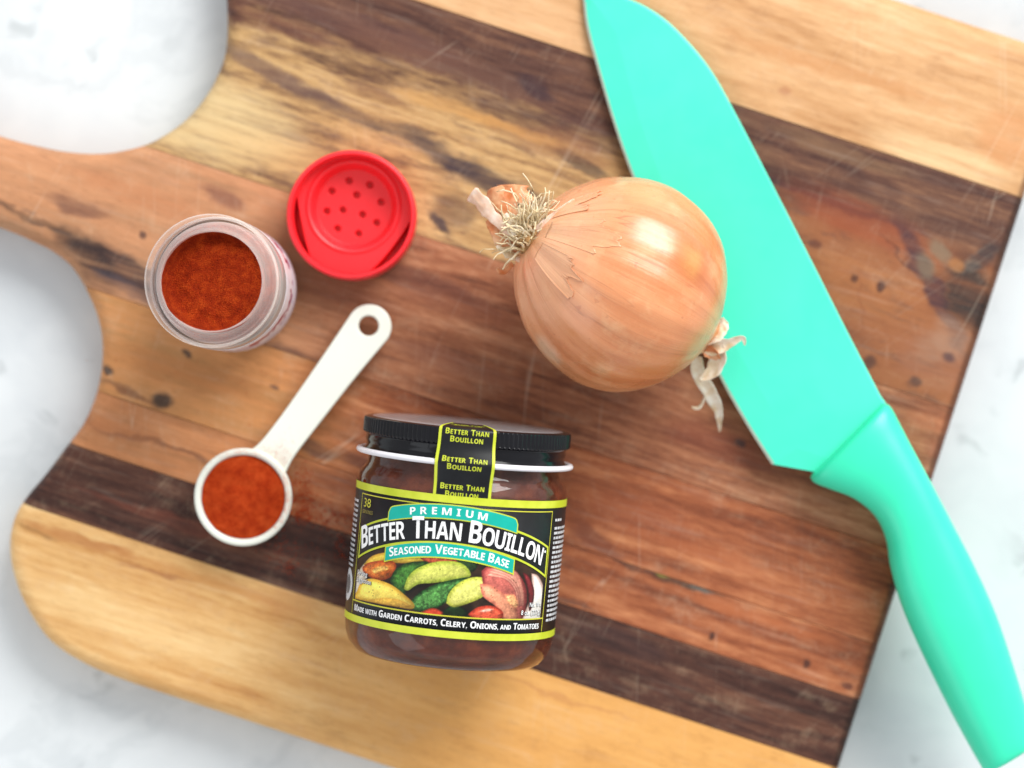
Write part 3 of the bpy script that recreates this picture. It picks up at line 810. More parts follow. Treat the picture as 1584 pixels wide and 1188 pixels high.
# papery sheets
def paper(name, c0, c1, tr=.25):
    m = M(name)
    n_ = m.noise(m.cm(), 2.2, 4)
    m.set(Base_Color=m.ramp(n_, [(.35, lin(c0)), (.65, lin(c1))]), Roughness=.42, Subsurface_Weight=.1, Subsurface_Radius=(.002, .001, .001))
    m.bump(m.noise(m.cm(scale=(1, 1, 1)), 5, 3), .3, .0004)
    return m.mat
husk_m = paper('peach_husk', (206, 122, 70), (238, 186, 142))
husk_w = paper('white_husk', (230, 186, 156), (248, 226, 210))
stem_m = paper('dry_stem_paper', (222, 196, 156), (250, 242, 226))
ROTi = ROT.transposed()
def onl(px, py, z):
    """onion-local point of a pixel at height z above the board"""
    return ROTi @ (P(px, py, z) - ON)
def ribbon(name, pts, widths, mat, parent, twist=0.0, curl=.25, side_v=None, seed=0, rag=.12, cross=7):
    """a curled strip of dry skin along pts"""
    c = catmull(pts, 8); n = len(c)
    r = random.Random(seed)
    v, f = [], []
    ph = r.uniform(0, 9)
    for i, p in enumerate(c):
        t = i / (n - 1)
        d = (c[min(i + 1, n - 1)] - c[max(i - 1, 0)]).normalized()
        sv = (side_v or Vector((0, 0, 1))); sv = (sv - d * sv.dot(d)).normalized()
        nv = d.cross(sv)
        an = twist * t
        s2 = sv * math.cos(an) + nv * math.sin(an); n2 = nv * math.cos(an) - sv * math.sin(an)
        x = t * (len(widths) - 1); k = min(int(x), len(widths) - 2); w = widths[k] + (widths[k + 1] - widths[k]) * (x - k)
        for j in range(cross):
            u = j / (cross - 1) * 2 - 1
            ww = w * (1 + rag * mnoise.noise(Vector((t * 7, u * 1.5 + ph, seed))))
            off = n2 * (curl * w * (u * u - .4)) + n2 * (.10 * w * mnoise.noise(Vector((t * 5 + ph, u * 2, 3))))
            v.append(p + s2 * (ww * u) + off)
    for i in range(n - 1):
        for j in range(cross - 1):
            q = i * cross + j
            f.append((q, q + 1, q + cross + 1, q + cross))
    o = mk(name, v, f, mat, parent)
    s = o.modifiers.new('thickness', 'SOLIDIFY'); s.thickness = .00015; s.offset = 0
    return o
SX = ROTi @ Vector((1, .25, .2))
SY = ROTi @ Vector((.2, 1, .1))
ribbon('husk_flap', [onl(812, 378, 4.2), onl(800, 348, 4.3), onl(794, 318, 4.3), onl(796, 286, 4.1)], [.2, .42, .50, .52], husk_m, onion, .15, .2, SX, 3, .6, 15)
ribbon('husk_flap', [onl(802, 372, 4.3), onl(782, 345, 4.35), onl(770, 318, 4.4), onl(764, 290, 4.3)], [.15, .34, .40, .30], husk_m, onion, -.3, .22, SX, 5, .55, 13)
ribbon('husk_flap', [onl(792, 366, 4.4), onl(766, 340, 4.5), onl(748, 318, 4.55), onl(728, 300, 4.5)], [.08, .20, .26, .30], husk_w, onion, -.5, .22, SY, 6, .5, 13)
ribbon('husk_flap', [onl(800, 392, 4.1), onl(775, 368, 4.3), onl(755, 340, 4.3)], [.2, .30, .10], husk_m, onion, .4, .25, SX, 8, .5, 11)
ribbon('husk_flap', [onl(806, 384, 4.5), onl(796, 356, 4.75), onl(782, 330, 4.8)], [.1, .14, .05], stem_m, onion, .5, .3, SX, 15, .4, 9)
ribbon('husk_flap', [onl(800, 400, 4.2), onl(786, 392, 4.3), onl(768, 380, 4.3)], [.12, .16, .04], stem_m, onion, .5, .3, SY, 16, .4, 9)
ribbon('husk_flap', [onl(806, 395, 4.5), onl(822, 420, 5.0), onl(838, 446, 5.35)], [.2, .20, .04], husk_w, onion, .2, .3, SX, 9, .4)
ribbon('husk_flap', [onl(812, 385, 4.8), onl(832, 360, 5.3), onl(862, 330, 5.45), onl(888, 308, 5.35)], [.12, .2, .14, .03], husk_w, onion, .2, .3, SY, 10, .4)
ribbon('husk_flap', [onl(793, 408, 3.6), onl(778, 420, 3.7), onl(768, 416, 3.8)], [.1, .12, .03], husk_m, onion, .2, .3, SY, 12, .3)
# dry neck at the other end
ribbon('dry_neck', [onl(1088, 522, 2.9), onl(1103, 512, 3.1), onl(1116, 500, 3.2), onl(1122, 494, 3.2)], [.35, .42, .32, .15], stem_m, onion, .5, .6, SY, 21, .4)
ribbon('dry_neck', [onl(1086, 532, 2.8), onl(1108, 534, 3.0), onl(1128, 530, 3.1), onl(1148, 522, 3.2), onl(1152, 534, 3.0)], [.36, .34, .18, .10, .03], stem_m, onion, .9, .5, SY, 22, .3)
ribbon('dry_neck', [onl(1092, 522, 2.8), onl(1110, 545, 2.8), onl(1104, 572, 2.6), onl(1082, 588, 2.4)], [.3, .36, .26, .05], stem_m, onion, .5, .55, SX, 23, .3)
ribbon('dry_neck', [onl(1078, 552, 2.3), onl(1080, 575, 2.0), onl(1098, 606, 1.7), onl(1110, 632, 1.3), onl(1113, 652, 1.0), onl(1113, 668, .7)], [.16, .26, .26, .2, .09, .03], stem_m, onion, .5, .35, SX, 24, .25)
ribbon('dry_neck', [onl(1092, 610, 1.55), onl(1082, 630, 1.4), onl(1070, 630, 1.3)], [.05, .07, .03], stem_m, onion, .3, .35, SY, 25, .2)
ribbon('dry_neck', [onl(1092, 540, 2.9), onl(1104, 548, 2.95), onl(1112, 556, 2.8)], [.2, .24, .1], husk_m, onion, .5, .55, SX, 26, .3)

# ---------------------------------------------------------------- bouillon jar
YAW = R(-5.3); PITCH = R(1.9)
jar = empty('glass_jar', (-2.26, -9.42, BT + 3.60), (PITCH, 0, YAW))
tag(jar, 'brown glass jar lying on its side, black lid, black label with vegetables', 'jar')
m = M('jar_glass')
m.set(Base_Color=(.97, .98, .97, 1), Roughness=.03, IOR=1.38, Transmission_Weight=1.0)
glass = m.mat
m = M('brown_paste')
f_ = m.noise(m.cm(), .9, 5, .65)
m.set(Base_Color=m.ramp(f_, [(.3, lin((76, 27, 10))), (.5, lin((114, 45, 18))), (.7, lin((154, 72, 34)))]), Roughness=.45, Subsurface_Weight=.3, Subsurface_Radius=(.006, .002, .001))
m.bump(m.noise(m.cm(), 2.5, 4), .5, .001)
paste = m.mat
outer = [(0, .22), (2.3, .2), (2.6, .1), (2.85, .0), (3.05, .02), (3.25, .14), (3.45, .4), (3.57, .72), (3.62, 1.1), (3.62, 5.95), (3.59, 6.12), (3.5, 6.3), (3.4, 6.42), (3.34, 6.55), (3.32, 6.7), (3.32, 7.88)]
inner = [(3.05, 7.88), (3.06, 6.6), (3.2, 6.3), (3.36, 6.05), (3.4, 5.8), (3.4, 1.15), (3.34, .85), (3.2, .6), (2.9, .45), (2.3, .42), (0, .44)]
def sm(p, n=4): return [(max(q.x, 0), q.y) for q in catmull([(a, b, 0) for a, b in p], n)]
v, f = lathe(outer + inner, 160, 'Y')
mk('glass_body', v, f, glass, jar, sharp=40)
pp = [(0, .40), (2.3, .38), (2.92, .41), (3.23, .57), (3.37, .84), (3.43, 1.15), (3.43, 5.8), (3.39, 6.06), (3.23, 6.32), (3.09, 6.62), (3.08, 7.3), (0, 7.3)]
v, f = lathe(pp, 128, 'Y')
mk('paste_filling', v, f, paste, jar, sharp=60)
m = M('black_lid_metal')
m.set(Base_Color=m.mix(m.noise(m.cm(), 2, 2), (.006, .006, .008, 1), (.010, .010, .013, 1)), Roughness=.14, Specular_IOR_Level=.22)
blackm = m.mat
lidp = [(3.36, 6.86), (3.5, 6.86), (3.5, 7.0), (3.42, 7.08), (3.42, 7.2), (3.46, 7.32), (3.44, 7.46), (3.47, 7.5), (3.56, 7.56), (3.575, 7.6), (3.575, 8.0), (3.54, 8.07), (3.45, 8.1), (3.3, 8.105), (3.2, 8.1), (3.1, 8.105), (0, 8.11)]
def knurl(r, h, a):
    if 7.58 <= h <= 8.02: return r - .045 * (0.5 + 0.5 * math.cos(a * 130)) 
    return r
v, f = lathe(lidp + [(0, 7.92), (3.34, 7.92), (3.34, 7.3)], 780, 'Y', fr=knurl, closed=True)
lido = mk('lid', v, f, blackm, jar, sharp=45)
m = plain('white_bead', (232, 230, 236), .35)
ring = [(3.62 + .125 * math.cos(2 * math.pi * k / 14), 6.93 + .10 * math.sin(2 * math.pi * k / 14)) for k in range(14)]
v, f = lathe(ring[::-1], 160, 'Y', closed=True)
mk('lid_bead', v, f, m, lido)
v, f = lathe([(3.34, 6.86), (3.52, 6.86), (3.55, 6.93), (3.52, 7.0), (3.34, 7.0)], 128, 'Y', closed=True)
mk('lid_curl', v, f, blackm, lido)

m = M('lid_top_painted_sheen')
m.set(Base_Color=m.mix(m.noise(m.cm(), 1.5, 2), (.30, .31, .34, 1), (.52, .53, .56, 1)), Roughness=.14, Metallic=.4)  # grey base colour paints the pale reflection on the black lid top
v, f = lathe([(3.30, 8.10), (3.2, 8.125), (3.0, 8.14), (2.6, 8.155), (1.8, 8.165), (0, 8.17)], 128, 'Y')
mk('lid_top', v, f, m.mat, lido, sharp=40)
# --- printed label: every printed shape is a thin inked sheet wrapped on the glass
RL = 3.632; PH0 = R(-3.0); V0 = 1.15
def wrap(u, v, layer):
    a = u / 3.62 + PH0; r = RL + .004 * layer
    return (r * math.sin(a), V0 + v, r * math.cos(a))
def L3(x, y):
    """label coordinates (u, v) of a point of the enlarged label photograph"""
    dx, dy = x - 718, y - 440
    a = dx * .9957 + dy * .0925; b = -dx * .0925 + dy * .9957
    s = max(-.995, min(.995, a / 607)); ph = math.asin(s)
    b += 45 * (1 - math.cos(ph))
    return (3.62 * (ph - PH0), (445.7 - b) / 173)
def ink(name, rgb, rgb2=None, scale=3.0, rough=.38, detail=4, lo=.35, hi=.65):
    m = M(name)
    if rgb2 is None: rgb2 = rgb
    nz = m.noise(m.cm(), scale, detail, .6)
    m.set(Base_Color=m.ramp(nz, [(lo, lin(rgb)), (hi, lin(rgb2))]), Roughness=rough, Specular_IOR_Level=.3)
    return m.mat
def cut_poly(poly, step=.12):
    """triangulate a 2D polygon finely enough to be wrapped"""
    ds = []
    for i in range(len(poly)):
        a = Vector(poly[i]); b = Vector(poly[(i + 1) % len(poly)])
        k = max(1, int((b - a).length / step + .999))
        for j in range(k): ds.append(a.lerp(b, j / k))
    n0 = len(ds)
    xs = [p.x for p in ds]; ys = [p.y for p in ds]
    x = min(xs) + step / 2
    extra = []
    while x < max(xs):
        y = min(ys) + step
        while y < max(ys):
            extra.append(Vector((x, y))); y += step * 3
        x += step
    res = delaunay_2d_cdt(ds + extra, [(i, (i + 1) % n0) for i in range(n0)], [list(range(n0))], 1, 1e-5)
    return [(q.x, q.y) for q in res[0]], [tuple(q) for q in res[2]]
def sheet(name, polys, mat, parent, layer, tf=None):
    v, f = [], []
    for p in polys:
        a, b = cut_poly(p); base = len(v)
        v += [wrap(x, y, layer) if tf is None else tf(x, y, layer) for x, y in a]
        f += [tuple(base + i for i in q) for q in b]
    bm = bmesh.new(); vl = [bm.verts.new(q) for q in v]
    for q in f:
        try: bm.faces.new([vl[i] for i in q])
        except ValueError: pass
    return mkflat(name, bm, mat, parent)
def mkflat(name, bm, mat, parent):
    for q in bm.faces:
        q.normal_update()
        c = q.calc_center_median()
        if q.normal.dot(Vector((c.x, 0, c.z))) < 0: q.normal_flip()
    me = bpy.data.meshes.new(name)
    bmesh.ops.scale(bm, vec=(CM,) * 3, verts=bm.verts)
    bm.to_mesh(me); bm.free()
    return fin(name, me, mat, parent)
def rect(u0, u1, v0, v1): return [(u0, v0), (u1, v0), (u1, v1), (u0, v1)]
def band(fa, fb, u0, u1, n=50):
    """area between two curves v = fa(u) (lower) and fb(u) (upper)"""
    us = [u0 + (u1 - u0) * i / n for i in range(n + 1)]
    return [(u, fa(u)) for u in us] + [(u, fb(u)) for u in us[::-1]]

SERIF, SANS = 0x1D400, 0x1D5D4
def glyphs(s, base): return ''.join(chr(base + ord(c) - 65) if 'A' <= c <= 'Z' else c for c in s)
_cache = {}
def char_mesh(ch, offset, base):
    key = (ch, offset, base)
    if key in _cache: return _cache[key]
    c = bpy.data.curves.new('t', 'FONT'); c.body = glyphs(ch, base) if base else ch
    c.offset = offset; c.resolution_u = 3
    o = bpy.data.objects.new('t', c); COL.objects.link(o)
    me = o.to_mesh()
    vs_ = [(q.co.x, q.co.y) for q in me.vertices]; fs = [tuple(p.vertices) for p in me.polygons]
    o.to_mesh_clear(); bpy.data.objects.remove(o); bpy.data.curves.remove(c)
    # natural advance: width of "chH" minus "H"
    w = (max([q[0] for q in vs_]) if vs_ else .25)
    _cache[key] = (vs_, fs, (min(q[0] for q in vs_) if vs_ else 0), w)
    return _cache[key]
def lettering(name, runs, mat, parent, layer, place, offset=0.0, base=SANS, gap=.10, wscale=1.0, total=None, center=0.0, tf=None, start=None):
    """runs: list of (text, cap height cm); place(x along line, y above baseline) -> (u, v).
    Letters are set one after the other; total sets the width of the whole line in cm"""
    items = []; x = 0
    for text, hgt in runs:
        sc_ = hgt / .70
        for ch in text:
            if ch == ' ': x += sc_ * .30 * wscale; continue
            b_ = base if 'A' <= ch <= 'Z' else 0
            vs_, fs, x0, x1 = char_mesh(ch, offset, b_)
            items.append((vs_, fs, x0, x, sc_)); x += (x1 - x0 + gap) * sc_ * wscale
    width = x
    k = total / width if total else 1.0
    x_off = (start if start is not None else center - width * k / 2)
    bm = bmesh.new()
    for vs_, fs, x0, xp, sc_ in items:
        vl = [bm.verts.new((x_off + k * (xp + (a - x0) * sc_ * wscale), b * sc_, 0)) for a, b in vs_]
        for q in fs:
            try: bm.faces.new([vl[i] for i in q])
            except ValueError: pass
    bmesh.ops.triangulate(bm, faces=bm.faces)
    for _ in range(3):
        es = [e for e in bm.edges if e.calc_length() > .16]
        if not es: break
        bmesh.ops.subdivide_edges(bm, edges=es, cuts=1)
        bmesh.ops.triangulate(bm, faces=[q for q in bm.faces if len(q.verts) > 3])
    for q in bm.verts:
        u, w = place(q.co.x, q.co.y)
        q.co = wrap(u, w, layer) if tf is None else tf(u, w, layer)
    return mkflat(name, bm, mat, parent)
LIME = ink('lime_ink', (186, 198, 44), (206, 214, 70), 1.2)
GOLD = ink('yellow_line_ink', (190, 186, 50), (206, 204, 70), 1.2)
BLACK = ink('black_ink', (14, 16, 20), (22, 24, 28), 2)
TEAL = ink('teal_ink', (10, 166, 150), (16, 176, 160), 1.5)
WHITE = ink('white_ink', (240, 242, 244), (250, 250, 250), 1.5)
SOFTW = ink('soft_white_ink', (196, 200, 206), (216, 220, 224), 3)
vv, ff = [], []
NB = 140
for i in range(NB + 1):
    u = -8.6 + 17.2 * i / NB
    for w in (0, 4.71): vv.append(wrap(u, w, 0))
for i in range(NB): ff.append((2 * i, 2 * i + 2, 2 * i + 3, 2 * i + 1))
bm = bmesh.new(); vl = [bm.verts.new(q) for q in vv]
for q in ff: bm.faces.new([vl[i] for i in q])
lab = mkflat('label', bm, BLACK, jar)
lab['label'] = 'black wrap label with lime bands, title and vegetable picture'
s = lab.modifiers.new('thickness', 'SOLIDIFY'); s.thickness = .00008; s.offset = -1
for a, b in ((0, .235), (4.46, 4.71)): sheet('border_band', [rect(-8.6, 8.6, a, b)], LIME, lab, 1)
UL, UR = -3.98, 3.98
sheet('panel_frame', [rect(UL, UL + .035, .27, 4.36), rect(UR - .035, UR, .27, 4.36), rect(UL, UR, 4.325, 4.36)], GOLD, lab, 1)
# picture
def arc_fn(top, drop, half): 
    return lambda u: top - drop * (u / half) ** 2
tb_lo = arc_fn(3.10, 1.02, 3.9); tb_hi = arc_fn(4.02, .88, 3.9)
sheet('picture_line', [rect(UL, UR, .70, .745)], GOLD, lab, 2)
import numpy as np
NU, NV = 330, 116
ug = np.linspace(-3.78, 3.78, NU)
UU = np.repeat(ug[:, None], NV, 1)
hi_ = 3.10 - 1.02 * (ug / 3.9) ** 2 + .02
VV = .74 + (hi_[:, None] - .74) * np.linspace(0, 1, NV)[None, :]
ph_ = UU / 3.62 + PH0
a_ = 607 * np.sin(ph_); b_ = 445.7 - 173 * VV - 45 * (1 - np.cos(ph_))
GX = 718 + a_ * .9957 - b_ * .0925; GY = 440 + a_ * .0925 + b_ * .9957     # print coordinates
nrng = np.random.default_rng(11)
def vnoise(scale, seed=0, oct=3):
    out = np.zeros_like(GX); amp = 1.0; tot = 0
    for o_ in range(oct):
        t = np.random.default_rng(seed * 13 + o_).random((64, 64))
        x = GX / scale * 2 ** o_; y = GY / scale * 2 ** o_
        x0 = np.floor(x).astype(int); y0 = np.floor(y).astype(int); fx = x - x0; fy = y - y0
        fx = fx * fx * (3 - 2 * fx); fy = fy * fy * (3 - 2 * fy)
        g = lambda i, j: t[(x0 + i) % 64, (y0 + j) % 64]
        out += amp * ((g(0, 0) * (1 - fx) + g(1, 0) * fx) * (1 - fy) + (g(0, 1) * (1 - fx) + g(1, 1) * fx) * fy)
        tot += amp; amp *= .55
    return out / tot - .5
def sdist(poly):
    """signed distance (positive inside) to a smooth closed outline"""
    c = catmull([(x, y, 0) for x, y in poly + [poly[0]]], 4)
    pts_ = np.array([(q.x, q.y) for q in c[:-1]]); nx_ = np.roll(pts_, -1, 0)
    best = np.full(GX.shape, 1e9); ins = np.zeros(GX.shape, bool)
    for (x0, y0), (x1, y1) in zip(pts_, nx_):
        dx, dy = x1 - x0, y1 - y0; L = dx * dx + dy * dy + 1e-9
        t = np.clip(((GX - x0) * dx + (GY - y0) * dy) / L, 0, 1)
        best = np.minimum(best, (GX - x0 - t * dx) ** 2 + (GY - y0 - t * dy) ** 2)
        cr = ((y0 > GY) != (y1 > GY)) & (GX < dx * (GY - y0) / (dy if abs(dy) > 1e-9 else 1e-9) + x0)
        ins ^= cr
    d = np.sqrt(best)
    return np.where(ins, d, -d)
def sstep(a, b, x):
    t = np.clip((x - a) / (b - a), 0, 1); return t * t * (3 - 2 * t)
PIC = np.zeros(GX.shape + (3,))
PIC[:] = (44, 30, 22)
PIC += (vnoise(60, 1) * 60)[..., None] * np.array((1, .7, .5))
def paint(poly, core, rim, depth=26, soft=5, nz=.22, ns=22, seed=1, light=(-.5, -.8), lift=.22, alpha=1.0):
    """one piece of the printed food picture: core and rim colour, mottling and a lit side"""
    global PIC
    d = sdist(poly)
    k = sstep(0, depth, d)[..., None]
    cx = sum(p[0] for p in poly) / len(poly); cy = sum(p[1] for p in poly) / len(poly)
    sx = max(p[0] for p in poly) - min(p[0] for p in poly); sy = max(p[1] for p in poly) - min(p[1] for p in poly)
    lit = ((GX - cx) / sx * light[0] + (GY - cy) / sy * light[1]) * lift * 2
    n_ = vnoise(ns, seed) * nz * 2 + vnoise(ns / 4, seed + 50, 2) * nz
    c = np.array(rim) * (1 - k) + np.array(core) * k
    c = c * (1 + (lit + n_)[..., None])
    A = (sstep(-soft / 2, soft / 2, d) * alpha)[..., None]
    PIC = PIC * (1 - A) + c * A
def dark(poly, amt=.5, soft=30):
    global PIC
    A = (sstep(-soft, soft, sdist(poly)) * amt)[..., None]; PIC = PIC * (1 - A)
# white plate showing at both ends
paint([(100, 700), (130, 600), (170, 520), (240, 440), (300, 430), (240, 520), (210, 580), (180, 660)], (232, 226, 214), (190, 176, 156), 40, 10, .04)
paint([(1150, 520), (1190, 540), (1230, 640), (1240, 790), (1100, 790), (1130, 700), (1150, 610)], (236, 230, 222), (170, 140, 130), 26, 10, .04)
# squash, tomato, dark peppers at the back
paint([(205, 475), (260, 420), (360, 395), (480, 385), (580, 420), (520, 455), (400, 458), (330, 450), (250, 480)], (226, 192, 70), (176, 132, 40), 20, 6, .14, 40, 3)
paint([(530, 425), (640, 395), (730, 415), (745, 455), (650, 462), (570, 452)], (186, 84, 54), (110, 40, 26), 18, 6, .4, 16, 4)
paint([(720, 400), (810, 420), (850, 470), (810, 510), (750, 470)], (44, 70, 36), (20, 32, 18), 18, 8, .4, 20, 5)
paint([(640, 745), (720, 690), (800, 740), (740, 775)], (40, 76, 34), (18, 30, 16), 18, 8, .4, 20, 6)
paint([(198, 490), (235, 462), (310, 447), (378, 450), (397, 480), (372, 532), (320, 560), (250, 548), (206, 522)], (206, 108, 42), (150, 54, 18), 22, 5, .3, 20, 7)
paint([(250, 505), (290, 480), (345, 475), (352, 496), (310, 512), (270, 524)], (236, 176, 90), (214, 130, 56), 10, 8, .5, 9, 8, lift=.05)
paint([(330, 520), (368, 498), (360, 530), (340, 540)], (120, 60, 24), (160, 70, 26), 10, 8, .3, 9, 9)
dark([(380, 620), (430, 650), (520, 600), (680, 560), (640, 545), (480, 590)], .65, 14)
# first zucchini wedge
paint([(362, 565), (385, 505), (440, 462), (520, 446), (580, 452), (520, 500), (470, 560), (440, 642), (385, 605)], (62, 112, 42), (22, 48, 18), 30, 5, .45, 14, 10)
paint([(440, 605), (462, 540), (510, 490), (600, 452), (700, 443), (772, 462), (812, 515), (790, 542), (700, 555), (600, 570), (520, 578), (465, 615)], (196, 198, 96), (142, 156, 52), 34, 5, .22, 16, 11)
# second wedge
paint([(470, 695), (510, 640), (590, 588), (700, 552), (805, 536), (792, 572), (722, 602), (690, 662), (640, 705), (560, 730), (498, 726)], (74, 126, 62), (20, 52, 22), 26, 5, .6, 11, 12)
paint([(676, 684), (690, 630), (740, 572), (820, 536), (898, 543), (914, 580), (882, 645), (800, 685), (720, 708)], (212, 210, 112), (160, 164, 58), 30, 5, .2, 15, 13)
dark([(500, 745), (600, 740), (700, 715), (800, 690), (820, 740), (700, 790), (520, 790)], .5, 16)
# front squash
paint([(120, 668), (160, 640), (185, 588), (235, 556), (290, 558), (372, 586), (442, 638), (496, 690), (486, 720), (400, 710), (280, 694), (180, 680)], (240, 212, 96), (196, 148, 46), 30, 5, .12, 40, 14)
paint([(240, 678), (330, 662), (420, 672), (484, 708), (400, 708), (290, 694)], (206, 160, 66), (180, 130, 50), 12, 14, .2, 24, 15)
# red onion petals
paint([(872, 500), (925, 462), (1010, 480), (1085, 532), (1122, 620), (1116, 725), (1085, 790), (1000, 790), (955, 705), (895, 640), (876, 560)], (176, 92, 82), (112, 40, 40), 30, 6, .22, 26, 16)
paint([(1100, 512), (1136, 536), (1164, 620), (1155, 705), (1135, 735), (1128, 620)], (110, 34, 38), (60, 14, 18), 12, 7, .2, 16, 17)
for k_, (off_, al) in enumerate(((0, .9), (26, .8), (50, .7))):
    paint([(890 + off_ * .4, 525 - off_ * .7), (950 + off_ * .6, 500 - off_ * .55), (1030 + off_ * .8, 525 - off_ * .3), (1080 + off_ * .5, 610), (1088 + off_ * .4, 700), (1070 + off_ * .4, 700), (1050 + off_ * .5, 610), (1000 + off_ * .6, 552 - off_ * .2), (930 + off_ * .4, 536 - off_ * .6)], (214, 148, 126), (150, 76, 70), 10, 7, .16, 20, 18 + k_, alpha=al)
paint([(862, 572), (930, 586), (1012, 648), (1064, 718), (1070, 790), (1000, 790), (948, 705), (878, 645)], (214, 140, 108), (168, 92, 74), 26, 7, .2, 26, 22)
paint([(1000, 640), (1050, 640), (1075, 690), (1060, 720), (1020, 690)], (222, 164, 112), (200, 128, 90), 14, 16, .4, 10, 23)
paint([(795, 750), (850, 708), (935, 702), (990, 742), (965, 790), (860, 790)], (206, 84, 58), (140, 40, 26), 22, 6, .35, 18, 24)
paint([(850, 735), (895, 716), (940, 722), (900, 738)], (240, 180, 160), (226, 120, 96), 8, 10, .3, 10, 25)
paint([(530, 740), (600, 712), (660, 742), (600, 775)], (190, 64, 40), (110, 36, 22), 14, 6, .3, 16, 26)
for _ in range(95):                                                 # ground pepper
    q = nrng.random(2); x = 180 + 950 * q[0]; y = 440 + 320 * q[1]; r_ = nrng.uniform(1.2, 3.6)
    A = (sstep(r_ + 1.5, r_ - 1, np.hypot(GX - x, GY - y)) * .6)[..., None]; PIC = PIC * (1 - A) + np.array((58, 50, 28)) * A
g_ = vnoise(5, 77, 2); PIC = np.clip(PIC * (1 + .16 * g_[..., None]), 4, 250)
A = (sstep(.16, .30, vnoise(9, 91, 2)) * .35 * (PIC.sum(-1) > 200))[..., None]; PIC = PIC * (1 - A) + np.minimum(PIC * 1.35, 250) * A
pv, pf = [], []
for i in range(NU):
    for j in range(NV): pv.append(wrap(UU[i, j], VV[i, j], 1))
for i in range(NU - 1):
    for j in range(NV - 1): pf.append((i * NV + j, (i + 1) * NV + j, (i + 1) * NV + j + 1, i * NV + j + 1))
pm = M('food_picture_print')
at = pm.n('ShaderNodeAttribute'); at.attribute_name = 'print'
pm.set(Base_Color=at.outputs['Color'], Roughness=.38, Specular_IOR_Level=.3)
pic = mk('food_picture', pv, pf, pm.mat, lab)
pic['label'] = 'printed picture of zucchini, squash, tomato and red onion'
ca = pic.data.color_attributes.new('print', 'FLOAT_COLOR', 'POINT')
sr = PIC.reshape(-1, 3) / 255; ln_ = np.where(sr <= .04045, sr / 12.92, ((sr + .055) / 1.055) ** 2.4)
ca.data.foreach_set('color', np.concatenate([ln_, np.ones((len(ln_), 1))], 1).astype(np.float32).ravel())
# title panel over the picture
sheet('title_panel', [band(tb_lo, tb_hi, -3.78, 3.86)], LIME, lab, 8)
ins = .075
sheet('title_ground', [band(lambda u: tb_lo(u) + ins, lambda u: tb_hi(u) - ins, -3.70, 3.78)], BLACK, lab, 9)
# ribbons
def rib(lo, hi, half, drop, tilt=0.0):
    return band(lambda u: lo - drop * (u / half) ** 2, lambda u: hi - drop * (u / half) ** 2, -half, half)
def rround(lo, hi, half, drop, rr):
    pts = []
    us = [(-half) + 2 * half * i / 60 for i in range(61)]
    def ed(u):
        e = half - abs(u)
        return rr - math.sqrt(max(0, rr * rr - (rr - e) ** 2)) if e < rr else 0
    lo_ = [(u, lo - drop * (u / half) ** 2) for u in us]
    hi_ = [(u, hi - drop * (u / half) ** 2 - ed(u)) for u in us[::-1]]
    return lo_ + hi_
sheet('premium_ribbon_edge', [rround(3.92, 4.42, 2.30, .33, .18)], LIME, lab, 10)
sheet('premium_ribbon', [rround(3.955, 4.385, 2.26, .32, .15)], TEAL, lab, 11)
sheet('base_ribbon_edge', [rib(2.62, 3.16, 2.30, .40)], LIME, lab, 10)
sheet('base_ribbon', [rib(2.665, 3.115, 2.255, .385)], TEAL, lab, 11)
def on_arc(v0, drop, half):
    def pl(x, y):
        sl = -2 * drop * x / half ** 2
        n_ = math.hypot(1, sl)
        return (x - sl / n_ * y * .55, v0 - drop * (x / half) ** 2 + y / n_ * (1 + .5 * sl * sl))
    return pl
lettering('ribbon_lettering', [('PREMIUM', .235)], WHITE, lab, 12, on_arc(4.06, .32, 2.26), 0.0, SANS, .42, 1.25, total=2.75, center=-.05)
lettering('ribbon_lettering', [('S', .29), ('EASONED', .235), (' V', .29), ('EGETABLE', .235), (' B', .29), ('ASE', .235)], WHITE, lab, 12, on_arc(2.765, .385, 2.26), 0.0, SANS, .07, 1.15, total=4.15)
title = [('B', .72), ('ETTER', .57), (' T', .72), ('HAN', .57), (' B', .72), ('OUILLON', .57)]
lettering('title_lettering', title, WHITE, lab, 12, on_arc(3.25, .86, 3.8), .0, SANS, .06, .8, total=7.05, center=-.02)
sheet('trade_mark', [[(3.66 + .045 * math.cos(k), 3.0 + .045 * math.sin(k)) for k in [2 * math.pi * i / 12 for i in range(12)]]], WHITE, lab, 12)
